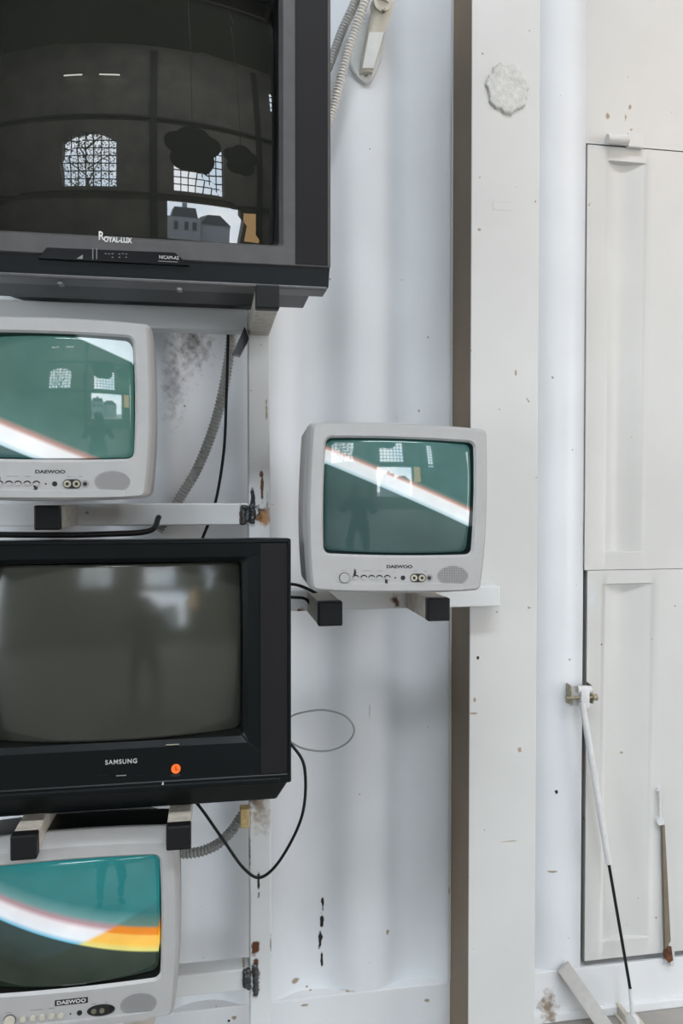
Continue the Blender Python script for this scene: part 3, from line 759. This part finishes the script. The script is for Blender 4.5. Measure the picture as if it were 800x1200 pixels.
    for px, s in ((403, 0.010), (430, 0.02), (445, 0.010), (487, 0.008), (499, 0.006)):
        obj('legend_mark', B(X(px)-s/2, X(px)+s/2, yf-0.0003, yf+0.001, zc+0.0125, zc+0.0135), M['dimletter'], t)
    if style != 2:
        # scorched chips beside the keys
        for px, dz, s in ((416, 0.009, 0.8), (453, -0.010, 0.9)):
            bm = bmesh.new(); pts = []
            for j in range(18):
                a = 2*PI*j/18; r = s*(0.0028+0.0032*random.random())
                pts.append((X(px)+r*0.8*math.cos(a), zc+dz+r*1.9*math.sin(a)))
            prism(bm, pts, yf-0.0005, yf+0.001); obj('scorch_mark', bm, M['wear'], t)
    disc('led', X(463.5), zc, 0.0014, 0.0014, yf-0.0006, yf+0.001, M['hole'], t, 12)
    disc('infrared_window', X(472.5), zc, 0.0044, 0.0044, yf-0.0006, yf+0.001, M['hole'], t, 20)
    if style == 2:
        b_ = disc('socket_block', X(494), zc+0.001, 0.0230, 0.0098, yf-0.0012, yf+0.001, M['hole'], t)
        for px in (487, 495): disc('socket', X(px), zc+0.001, 0.0042, 0.0042, yf-0.003, yf, M['galv'], b_, 20)
        disc('socket', X(504), zc+0.003, 0.0035, 0.0035, yf-0.003, yf, M['rod'], b_, 20)
    else:
        bm = bmesh.new(); prism(bm, rrect(X(481), X(499.5), zc-0.0082, zc+0.0082, 0.0080), yf-0.001, yf+0.001)
        b_ = obj('socket_block', bm, M['hole'], t)
        for px in (485.5, 494.8):
            q = disc('socket', X(px), zc, 0.0062, 0.0062, yf-0.0022, yf, M['brass'], b_, 24)
            bm = bmesh.new(); cyl(bm, (X(px), yf-0.0028, zc), (X(px), yf, zc), 0.0022, n=12)
            for v in bm.verts: pass
            cyl(bm, (X(px), yf-0.0024, zc), (X(px), yf, zc), 0.0030, n=12)
            bm2 = obj('socket_hole', bm, M['hole'], b_)
        q = disc('headphone_socket', X(503.6), zc, 0.0068, 0.0068, yf-0.0008, yf, M['grille'], t, 24)
        disc('socket_hole', X(503.6), zc, 0.0036, 0.0036, yf-0.0014, yf, M['hole'], q, 20)
    return t, zb

teal = (0.042, 0.125, 0.118); dk = (0.016, 0.044, 0.044)
M['scrA'] = lit_screen('lit_tube_centre', -0.400, 0.0185, 0.0, (0.0150, 0.005), teal, dk,
    [(0.39, (0.03, 0.075, 0.07)), (0.405, (0.42, 0.60, 0.66)), (0.45, (0.80, 0.88, 0.92)), (0.575, (0.85, 0.85, 0.86)), (0.60, (0.62, 0.33, 0.27)), (0.635, (0.14, 0.18, 0.16)), (0.67, (0.042, 0.125, 0.118))])
M['scrB'] = lit_screen('lit_tube_left', -0.42, -0.100, 0.0, (0.0195, 0.0), (0.040, 0.120, 0.098), dk,
    [(0.39, (0.03, 0.08, 0.08)), (0.405, (0.45, 0.62, 0.68)), (0.45, (0.82, 0.88, 0.92)), (0.57, (0.85, 0.85, 0.86)), (0.605, (0.5, 0.28, 0.25)), (0.66, (0.06, 0.15, 0.13)), (0.95, (0.040, 0.115, 0.094))],
    second=((0.68, 0.82, 0.88), -0.433, 0.124))
tealC = (0.02, 0.185, 0.195)
M['scrC'] = lit_screen('lit_tube_bottom', -0.33, -0.0100, 0.35, (0.0180, 0.008), tealC, (0.006, 0.011, 0.006),
    [(0.39, (0.025, 0.05, 0.05)), (0.405, (0.15, 0.5, 0.72)), (0.45, (0.78, 0.85, 0.92)), (0.56, (0.85, 0.84, 0.88)), (0.61, (0.5, 0.30, 0.34)), (0.67, (0.14, 0.32, 0.33)), (0.78, tealC)],
    yellow=(0.030, [(0.39, (0.025, 0.04, 0.03)), (0.41, (0.75, 0.72, 0.22)), (0.47, (0.95, 0.55, 0.08)), (0.55, (0.95, 0.52, 0.09)), (0.57, (0.85, 0.26, 0.01)), (0.62, (0.8, 0.24, 0.01)), (0.65, (0.12, 0.22, 0.18)), (0.78, (0.02, 0.15, 0.16))]), base=(0.008, 0.013, 0.010))
YS = 1.41
tvA, zbA = silver_tv('television', 'silver portable television at centre on a white bar in front of the column', 468.5, 582.5, YS, M['scrA'], roll=0.021, off=(0.014, 0.020))
tvB, zbB = silver_tv('television', 'silver portable television on the middle shelf bar, between the two big black televisions', 57, 464.5, YS, M['scrB'], R=0.42, off=(0.030, 0.0))
tvC, zbC = silver_tv('television', 'silver portable television at the bottom left with a yellow end to its white bar', 86, 1083.5, 1.43, M['scrC'], style=2, scale=1.062, dk_=0.88)

# ------------------------------------------------------------------ big charcoal television at the top left
YB = 1.50
Tx = lambda px, py=300: at(px, py, YB).x
def Lz(py, px=300): return at(px, py, YB).z
x1 = Tx(387.5); xs1 = Tx(325); xs0 = Tx(-33); x0 = xs0-(x1-xs1)
zs0 = Lz(284, 325); zs1 = zs0+0.495; zt = zs1+0.07; zf = Lz(314, 387); zB = max(Lz(333, 313), ztop+TW)+0.001
t = empty('television', ((x0+x1)/2, YB, zB), 'largest television, charcoal with side speaker strips, top left and cut by the frame', 'television')
o = t.location
def RR(xa, xb, za, zb_, r, b=(0, 0, 0, 0)): return rrect(xa-o.x, xb-o.x, za-o.z, zb_-o.z, r, b)
bm = bmesh.new()
loft(bm, [(RR(x0+0.16, x1-0.16, zf+0.08, zt-0.10, 0.03), 0.43), (RR(x0+0.12, x1-0.12, zB+0.004, zt-0.08, 0.03), 0.30),
          (RR(x0+0.05, x1-0.06, zB, zt-0.03, 0.02), 0.14), (RR(x0+0.02, x1-0.022, zB, zt-0.004, 0.008), 0.085), (RR(x0, x1, zf-0.018, zt, 0.006), 0.05)], True, False)
loft(bm, [(RR(x0, x1, zf-0.018, zt, 0.006), 0.05), (RR(x0, x1, zf-0.002, zt, 0.005), 0.010)], False, False)
obj('cabinet', bm, M['black'], t, smooth=True)
bm = bmesh.new()
loft(bm, [(RR(x0, x1, zf-0.001, zt, 0.005), 0.0102), (RR(x0, x1, zf, zt, 0.005), 0.003), (RR(x0+0.003, x1-0.003, zf+0.002, zt-0.003, 0.004), 0.0),
          (RR(xs0-0.012, xs1+0.012, zs0-0.008, zs1+0.012, 0.006), 0.0), (RR(xs0-0.004, xs1+0.004, zs0-0.002, zs1+0.004, 0.006), 0.012)], False, False)
obj('front_bezel', bm, M['blackrl'], t, smooth=True)
bm = bmesh.new()
loft(bm, [(RR(xs0-0.004, xs1+0.004, zs0-0.002, zs1+0.004, 0.006), 0.0118), (RR(xs0+0.004, xs1-0.003, zs0+0.002, zs1-0.002, 0.02, (0, 0, 0, 0)), 0.055)], False, False)
obj('screen_gasket', bm, M['lip'], t, smooth=True)
RLC = ((xs0+xs1)/2, (zs0+zs1)/2); RLR = 1.446; RLY = 0.010
bm, f = crt(xs0+0.001-o.x, xs1-0.001-o.x, zs0-o.z+0.001, zs1-o.z-0.001, 0.012, (0, 0, 0, 0), RLY, RLR, 40)
obj('screen', bm, M['crt_royal'], t, smooth='all')
print('ROYAL', RLC, RLR, YB+RLY)
for a, b in ((Tx(346), Tx(384)), (x0+(x1-Tx(384)), x0+(x1-Tx(346)))):
    obj('speaker_strip', B(a-o.x, b-o.x, -0.0015, 0.004, zf+0.004-o.z, zt-0.012-o.z, 0.001), M['blackstrip'], t)
# chin and the ridge along it
bm = bmesh.new(); zr2 = Lz(325, 150)
prism(bm, [(x0-o.x+0.002, zf-0.001-o.z), (x1-o.x-0.002, zf-0.001-o.z), (x1-o.x-0.004, zr2-o.z), (x0-o.x+0.004, zr2-o.z)], 0.004, 0.05)
obj('chin', bm, M['black'], t)
obj('ridge', B(x0+0.004-o.x, Tx(383)-o.x, 0.002, 0.055, zr2-0.007-o.z, zr2-o.z, 0.002), M['blackrl'], t)
bm = bmesh.new()
obj('underside', B(x0+0.02-o.x, x1-0.035-o.x, 0.006, 0.16, 0.0, zr2-0.006-o.z, 0.003), M['black'], t)
# glossy control flap
P = lambda px, py: (at(px, py, YB).x-o.x, at(px, py, YB).z-o.z)
bm = bmesh.new(); prism(bm, [P(45, 303), P(55, 290.5), P(205, 296.5), P(222, 311.5)], -0.0025, 0.003)
fl = obj('control_flap', bm, M['gloss'], t)
q = P(198, 302.5); text('model_lettering', 'NICAM-A2', q[0], -0.003, q[1], 0.009, M['lettering'], fl, 0.036, 0.0003)
q = P(197, 307); obj('lettering_line', B(q[0]-0.018, q[0]+0.018, -0.0032, 0, q[1]-0.0006, q[1]+0.0006), M['dimletter'], fl)
for k, px in enumerate((124, 128, 132, 140, 144, 148)):
    q = P(px, 298.2+(0 if k % 2 else -.4)); obj('key_mark', B(q[0]-0.0018, q[0]+0.0018, -0.0032, 0, q[1]-0.0005, q[1]+0.0005), M['dimletter'], fl)
    if k in (2, 3, 5): q = P(px, 302); obj('key_mark', B(q[0]-0.0014, q[0]+0.0014, -0.0032, 0, q[1]-0.0007, q[1]+0.0007), M['dimletter'], fl)
for px in (109, 113.5):
    q = P(px, 298); obj('flap_seam', B(q[0]-0.0007, q[0]+0.0007, -0.0032, 0, q[1]-0.010, q[1]+0.010), M['dimletter'], fl)
q = P(94, 302); bm = bmesh.new(); prism(bm, [(q[0]-0.006, q[1]-0.003), (q[0]+0.005, q[1]-0.003), (q[0]+0.005, q[1]+0.005)], -0.0032, 0); obj('arrow_mark', bm, M['dimletter'], fl)
q = P(118.5, 277.5); text('brand_lettering', 'R', q[0], -0.001, q[1]+0.001, 0.022, M['lettering'], t, 0.010, 0.0004, 0.0004)
q = P(138, 281.5); text('brand_lettering', 'OYAL-LUX', q[0], -0.001, q[1], 0.0135, M['lettering'], t, 0.051, 0.0004, 0.0005)
for px in (69, 210):
    q = P(px, 337-(210-px)*0.05); disc('screw', q[0], q[1], 0.005, 0.002, 0.008, 0.03, M['dimletter'], t, 16)

# ------------------------------------------------------------------ wide black television
YB = 1.44
x1 = at(341, 780, YB).x; xs1 = at(283.5, 780, YB).x; xs0 = at(-25, 780, YB).x; x0 = xs0-(x1-xs1)
zs1 = at(283, 660, YB).z; zs0 = at(283, 863.5, YB).z; zt = at(340, 631, YB).z; zf = at(341, 917, YB).z; zbt = at(209, 970, 1.40).z+0.003
t = empty('television', ((x0+x1)/2, YB, zbt), 'wide black television with an orange button, below the left silver one', 'television')
o = t.location
bm = bmesh.new()
loft(bm, [(RR(x0+0.13, x1-0.13, zbt+0.03, zt-0.08, 0.03), 0.42), (RR(x0+0.10, x1-0.10, zbt, zt-0.05, 0.03), 0.34),
          (RR(x0+0.03, x1-0.045, zbt, zt-0.012, 0.015), 0.15), (RR(x0+0.010, x1-0.020, zbt, zt-0.001, 0.008), 0.056), (RR(x0+0.001, x1-0.001, zf-0.004, zt, 0.005), 0.022), (RR(x0, x1, zf, zt, 0.004), 0.002)], True, False)
obj('cabinet', bm, M['black'], t, smooth=True)
bm = bmesh.new()
loft(bm, [(RR(x0, x1, zf, zt, 0.004), 0.0025), (RR(x0+0.002, x1-0.002, zf+0.001, zt-0.002, 0.004), -0.001), (RR(x0+0.005, x1-0.005, zf+0.016, zt-0.006, 0.004), -0.001),
          (RR(x0+0.006, x1-0.006, zf+0.018, zt-0.008, 0.004), 0.001),
          (RR(xs0-0.010, xs1+0.012, zs0-0.012, zs1+0.012, 0.004), 0.003), (RR(xs0-0.003, xs1+0.003, zs0-0.002, zs1+0.003, 0.008), 0.014)], False, False)
obj('front_bezel', bm, M['black'], t, smooth=True)
bm = bmesh.new()
loft(bm, [(RR(xs0-0.003, xs1+0.003, zs0-0.002, zs1+0.003, 0.008), 0.0138), (RR(xs0+0.003, xs1-0.003, zs0+0.003, zs1-0.003, 0.012), 0.07)], False, False)
obj('screen_gasket', bm, M['lip'], t, smooth=True)
bm, f = crt(xs0-o.x+0.001, xs1-o.x-0.001, zs0-o.z+0.001, zs1-o.z-0.001, 0.012, (0, 0, 0, 0), -0.006, 0.72, 34)
obj('screen', bm, M['crt_matte'], t, smooth='all')
xa = at(305, 780, YB).x
for a, b in ((xa, x1-0.008), (x0+0.008, x0+(x1-xa))):
    obj('speaker_strip', B(a-o.x, b-o.x, -0.001, 0.004, zf+0.02-o.z, zt-0.009-o.z, 0.001), M['blackstrip'], t)
# sloping chin bar
bm = bmesh.new()
obj('chin', B(x0+0.01-o.x, x1-0.02-o.x, -0.006, 0.02, zf+0.0005-o.z, zf+0.014-o.z, 0.004), M['black'], t)
q = P(142, 893); text('brand_lettering', 'SAMSUNG', q[0], 0.001, q[1], 0.0115, M['lettering'], t, 0.056, 0.0006, 0.0001, 0.0, 1.15)
q = P(206, 901); bt = disc('power_button', q[0], q[1], 0.0085, 0.0085, -0.001, 0.004, M['led'], t)
disc('button_recess', q[0], q[1]-0.012, 0.009, 0.003, 0.0, 0.004, M['hole'], t)
bm = bmesh.new(); prism(bm, [(q[0]-0.001, q[1]+0.005), (q[0]-0.001, q[1]-0.002), (q[0]+0.004, q[1]-0.002), (q[0]+0.004, q[1]-0.0005), (q[0]+0.0008, q[1]-0.0005), (q[0]+0.0008, q[1]+0.005)], -0.0015, 0)
obj('button_symbol', bm, simple('deep_red_print', (0.35, 0.03, 0.01), 0.5), bt)
for px, py in ((142, 909), (120, 908), (165, 908)):
    q = P(px, py); obj('flap_mark', B(q[0]-0.009, q[0]+0.009, 0.0, 0.004, q[1]-0.0007, q[1]+0.0007), M['dimletter'] if px == 142 else M['rod'], t)
q = P(191, 917); disc('paint_fleck', q[0], q[1], 0.0018, 0.0018, -0.0075, 0, M['lettering'], t, 10)
q = P(202, 873); obj('bezel_scratch', B(q[0]-0.012, q[0]+0.012, 0.0008, 0.004, q[1]-0.0006, q[1]+0.0006), M['brass'], t)

# ------------------------------------------------------------------ cables and conduits
def cable(name, pts, r, mat, label, cat='cable', rib=None, n=10):
    bm = bmesh.new(); tube(bm, spline([at(*p) for p in pts], 12), r, n, rib)
    return tag(obj(name, bm, mat, smooth='all'), label, cat)
cable('conduit', [(273, 372, 1.86), (268, 420, 1.86), (255, 485, 1.86), (233, 545, 1.86), (205, 592, 1.86), (185, 622, 1.86)], 0.0115, M['conduit'],
      'grey ribbed conduit curving down beside the silver television on the middle shelf', 'conduit', (0.0085, 0.0013), 14)
cable('power_cable', [(267, 352, 1.84), (267, 400, 1.83), (265, 470, 1.83), (262, 530, 1.83), (252, 590, 1.83), (236, 634, 1.83)], 0.0035, M['cable'],
      'thin black cable hanging left of the post behind the middle shelf')
cable('conduit', [(284, 955, 1.84), (270, 975, 1.84), (248, 993, 1.84), (215, 1000, 1.84), (160, 992, 1.86)], 0.0115, M['conduit'],
      'grey ribbed conduit curving under the wide black television', 'conduit', (0.0085, 0.0013), 14)
cable('power_cable', [(325, 862, 1.70), (344, 876, 1.69), (357, 902, 1.69), (354, 955, 1.70), (330, 1005, 1.71), (306, 1028, 1.715), (286, 1018, 1.72), (262, 985, 1.74), (236, 948, 1.76), (220, 930, 1.78)], 0.0034, M['cable'],
      'black cable looping down across the post from the wide black television')
cable('thin_wire', [(335, 843, 1.72), (350, 836, 1.72), (378, 832, 1.72), (404, 839, 1.72), (415, 855, 1.72), (406, 871, 1.72), (383, 880, 1.72), (355, 877, 1.72), (335, 866, 1.72)], 0.0022, M['wire'],
      'thin grey wire loop sticking out to the right of the wide black television', 'wire')
cable('power_cable', [(325, 684, 1.70), (345, 685, 1.70), (358, 689, 1.70), (372, 696, 1.72)], 0.0035, M['cable'], 'short black cable running under the left corner of the centre television')
cable('power_cable', [(325, 699, 1.70), (345, 700, 1.70), (358, 702, 1.72), (366, 712, 1.73)], 0.0035, M['cable'], 'short black cable under the first, at the left end of the centre television bar')
cable('power_cable', [(-40, 626, 1.62), (60, 627, 1.60), (120, 626, 1.60), (175, 622, 1.64), (186, 606, 1.70)], 0.006, M['cable'], 'thick black cable lying on top of the wide black television')
cable('conduit', [(442, -40, 1.88), (428, 0, 1.88), (414, 40, 1.90), (405, 70, 1.91), (396, 104, 1.92), (386, 140, 1.93), (360, 200, 1.93)], 0.0105, M['conduit_w'],
      'white ribbed conduit in front, crossing down from the ivory wall bracket', 'conduit', (0.0075, 0.0012), 14)
cable('conduit', [(432, -40, 1.92), (417, 0, 1.92), (400, 38, 1.93), (386, 75, 1.935), (365, 120, 1.935)], 0.0105, M['conduit'],
      'darker ribbed conduit behind the white one at the top, beside the biggest television', 'conduit', (0.0075, 0.0012), 14)

# ------------------------------------------------------------------ wall bracket of a camera or lamp at the top
c = at(431, 70, YW); t = empty('wall_bracket', (c.x, YW, c.z), 'ivory plastic wall bracket with a rounded tip, at the top right of the biggest television', 'bracket')
o = t.location
G = lambda px, py, Y=YW: (at(px, py, Y)-o)
# base plate, tapering to a rounded tip
out = []
for px, py in ((446, 24), (450, 30), (448, 60), (443, 80), (438, 91), (434, 97), (428, 100), (422, 97), (416, 90), (409, 74), (412, 50), (418, 28)):
    out.append(G(px, py))
sm = spline(out+[out[0]], 5)[:-1]
bm = bmesh.new(); L1 = [bm.verts.new((p.x, -0.004, p.z)) for p in sm]; L2 = [bm.verts.new((p.x, 0.0+0.001, p.z)) for p in sm]
cc = sum((p for p in sm), Vector())/len(sm); L0 = [bm.verts.new((cc.x+(p.x-cc.x)*0.93, -0.008, cc.z+(p.z-cc.z)*0.95)) for p in sm]
N_ = len(sm)
for a, b in ((L0, L1), (L1, L2)):
    for i in range(N_): bm.faces.new((a[i], a[(i+1) % N_], b[(i+1) % N_], b[i]))
bm.faces.new(L0); bm.faces.new(L2)
obj('base_plate', bm, M['bracket_w'], t, smooth=True)
# raised arm
bm = bmesh.new()
secs = []
for (xa, xb, py, y0_, y1_) in ((422, 437, 84, -0.022, -0.006), (424, 440.5, 70, -0.032, -0.006), (427.5, 445, 54, -0.040, -0.006), (431, 451, 37, -0.048, -0.008), (435, 459, 16, -0.060, -0.016), (438, 463, 0, -0.068, -0.024)):
    a = G(xa, py, YW+y0_); b = G(xb, py, YW+y0_); m_ = 0.25*(b.x-a.x)
    secs.append([bm.verts.new(q) for q in ((a.x, y1_, a.z), (a.x, y0_+0.006, a.z), (a.x+m_, y0_, a.z), (b.x-m_, y0_, b.z), (b.x, y0_+0.006, b.z), (b.x, y1_, b.z))])
for a, b in zip(secs, secs[1:]):
    for i in range(6): bm.faces.new((a[i], a[(i+1) % 6], b[(i+1) % 6], b[i]))
bm.faces.new(secs[0]); bm.faces.new(secs[-1])
ar = obj('arm', bm, M['bracket'], t, smooth=True)
p_ = [G(424.6, 80, YW-0.028), G(437.5, 80, YW-0.028), G(449.5, 38, YW-0.05), G(432.5, 38, YW-0.05)]
bm = bmesh.new(); va = [bm.verts.new((p.x, p.y-0.0015, p.z)) for p in p_]; vb_ = [bm.verts.new((p.x, p.y+0.010, p.z)) for p in p_]
bm.faces.new(va); bm.faces.new(vb_)
for i in range(4): bm.faces.new((va[i], va[(i+1) % 4], vb_[(i+1) % 4], vb_[i]))
obj('arm_label', bm, M['bracket_w'], t)
bm = bmesh.new(); q = G(447, 6, YW-0.06); cyl(bm, q+Vector((0, -0.012, 0.002)), q+Vector((0, 0.03, 0.01)), 0.022, 0.024)
q2 = G(452, -12, YW-0.05); cyl(bm, q, q2+Vector((0, 0, 0.02)), 0.020)
obj('joint', bm, M['bracket'], t, smooth=True)
q = G(450, 11, YW-0.074); disc('screw', q.x, q.z, 0.0045, 0.0045, q.y-0.003, q.y+0.01, M['galv'], t, 16)
disc('screw_hole', q.x, q.z, 0.0016, 0.0016, q.y-0.0035, q.y, M['hole'], t, 10)
q = G(428, 90, YW); disc('screw', q.x, q.z, 0.0055, 0.0055, -0.010, 0, M['wire'], t, 16)

# ------------------------------------------------------------------ the photographer behind the camera, mirrored in the tubes
def skinned(name, pts, edges, mat, parent, root=0, sub=2):
    me = bpy.data.meshes.new(name); me.from_pydata([p[0] for p in pts], edges, [])
    me.materials.append(mat)
    o = bpy.data.objects.new(name, me); COL.objects.link(o)
    if parent: o.parent = parent
    sk = o.modifiers.new('Skin', 'SKIN'); sk.use_smooth_shade = True
    for i, v in enumerate(me.skin_vertices[0].data):
        v.radius = (pts[i][1], pts[i][2] if len(pts[i]) > 2 else pts[i][1]); v.use_root = (i == root)
    sb = o.modifiers.new('Subdivision', 'SUBSURF'); sb.levels = sub; sb.render_levels = sub
    return o
pe = empty('person', (0.0, -0.40, FZ), 'person in a dark coat holding a camera up, mirrored in the centre television', 'person')
Pz = lambda x, y, z: (x, y+0.40, z-FZ)
base = [(Pz(0, -.42, 1.04), .125, .09), (Pz(0, -.38, 1.22), .115, .085), (Pz(0, -.31, 1.39), .13, .09), (Pz(0, -.26, 1.485), .050),
        (Pz(0, -.215, 1.545), .058), (Pz(0, -.195, 1.61), .078, .09), (Pz(0, -.20, 1.675), .062, .07)]
be = [(0, 1), (1, 2), (2, 3), (3, 4), (4, 5), (5, 6)]
for s in (-1, 1):
    n0 = len(base)
    base += [(Pz(.165*s, -.31, 1.415), .055), (Pz(.255*s, -.24, 1.23), .042), (Pz(.10*s, -.135, 1.52), .026), (Pz(.075*s, -.115, 1.56), .030, .018)]
    be += [(2, n0), (n0, n0+1), (n0+1, n0+2), (n0+2, n0+3)]
    for k, (dx, dy, dz, L_) in enumerate(((-.012, .030, .030, 1), (-.006, .036, .020, 1.1), (0.0, .038, .010, 1.05), (.004, .036, -.002, .85), (-.030, .012, -.010, .8))):
        m0 = len(base)
        base += [(Pz(.075*s+dx*s, -.115+dy*.5, 1.56+dz), .009), (Pz(.075*s+(dx-.014)*s*L_, -.115+dy, 1.56+dz*1.1), .008), (Pz(.075*s+(dx-.034)*s*L_, -.115+dy+.006, 1.56+dz*1.1), .007)]
        be += [(n0+3, m0), (m0, m0+1), (m0+1, m0+2)]
    l0 = len(base)
    base += [(Pz(.09*s, -.41, .97), .085), (Pz(.14*s, -.29, .68), .056), (Pz(.155*s, -.42, .36), .036), (Pz(.155*s, -.43, FZ+.045), .038), (Pz(.17*s, -.30, FZ+.03), .030, .026)]
    be += [(0, l0), (l0, l0+1), (l0+1, l0+2), (l0+2, l0+3), (l0+3, l0+4)]
skinned('body', base, be, M['skin'], pe)
coat = [(Pz(0, -.42, .93), .17, .13), (Pz(0, -.41, 1.06), .15, .12), (Pz(0, -.37, 1.24), .145, .115), (Pz(0, -.31, 1.39), .155, .11), (Pz(0, -.27, 1.465), .07)]
ce = [(0, 1), (1, 2), (2, 3), (3, 4)]
for s in (-1, 1):
    n0 = len(coat); coat += [(Pz(.17*s, -.31, 1.42), .075), (Pz(.26*s, -.24, 1.225), .058), (Pz(.115*s, -.145, 1.495), .040)]
    ce += [(3, n0), (n0, n0+1), (n0+1, n0+2)]
skinned('coat', coat, ce, M['coat'], pe, 1)
tr = [(Pz(0, -.42, 1.0), .13, .10)]; te = []
for s in (-1, 1):
    n0 = len(tr); tr += [(Pz(.09*s, -.41, .95), .10), (Pz(.14*s, -.29, .68), .070), (Pz(.155*s, -.42, .38), .052), (Pz(.155*s, -.43, FZ+.09), .050)]
    te += [(0, n0), (n0, n0+1), (n0+1, n0+2), (n0+2, n0+3)]
skinned('trousers', tr, te, M['trouser'], pe)
for s in (-1, 1):
    skinned('shoe', [(Pz(.155*s, -.46, FZ+.045), .045), (Pz(.16*s, -.37, FZ+.042), .044, .036), (Pz(.172*s, -.27, FZ+.036), .036, .030)], [(0, 1), (1, 2)], M['cable'], pe)
skinned('hair', [(Pz(0, -.235, 1.56), .07, .05), (Pz(0, -.235, 1.64), .092, .082), (Pz(0, -.20, 1.70), .072, .078), (Pz(0, -.25, 1.47), .06, .035)], [(0, 1), (1, 2), (0, 3)], M['hair'], pe)
bm = bmesh.new()
for s in (-1, 1): bmesh.ops.create_uvsphere(bm, u_segments=12, v_segments=8, radius=.012, matrix=Matrix.Translation(Pz(.031*s, -.118, 1.615)))
obj('eyes', bm, M['bracket_w'], pe, smooth='all')
skinned('nose', [(Pz(0, -.115, 1.615), .010), (Pz(0, -.100, 1.585), .014)], [(0, 1)], M['skin'], pe)
skinned('mouth', [(Pz(-.022, -.113, 1.555), .006), (Pz(0, -.108, 1.556), .008), (Pz(.022, -.113, 1.555), .006)], [(0, 1), (1, 2)], simple('lip_skin', (.35, .14, .12), .5), pe, 1)
ct = empty('photo_camera', (0, -0.055, 1.60), 'black camera held up by the person in the dark coat', 'camera')
obj('camera_body', B(-.065, .065, -.018, .018, -.045, .035, .008), M['cap'], ct)
obj('viewfinder_hump', B(-.022, .022, -.018, .014, .034, .055, .006), M['cap'], ct)
bm = bmesh.new(); cyl(bm, (0, .017, -.004), (0, .046, -.004), .030, .028); obj('lens', bm, M['cap'], ct, smooth=True)
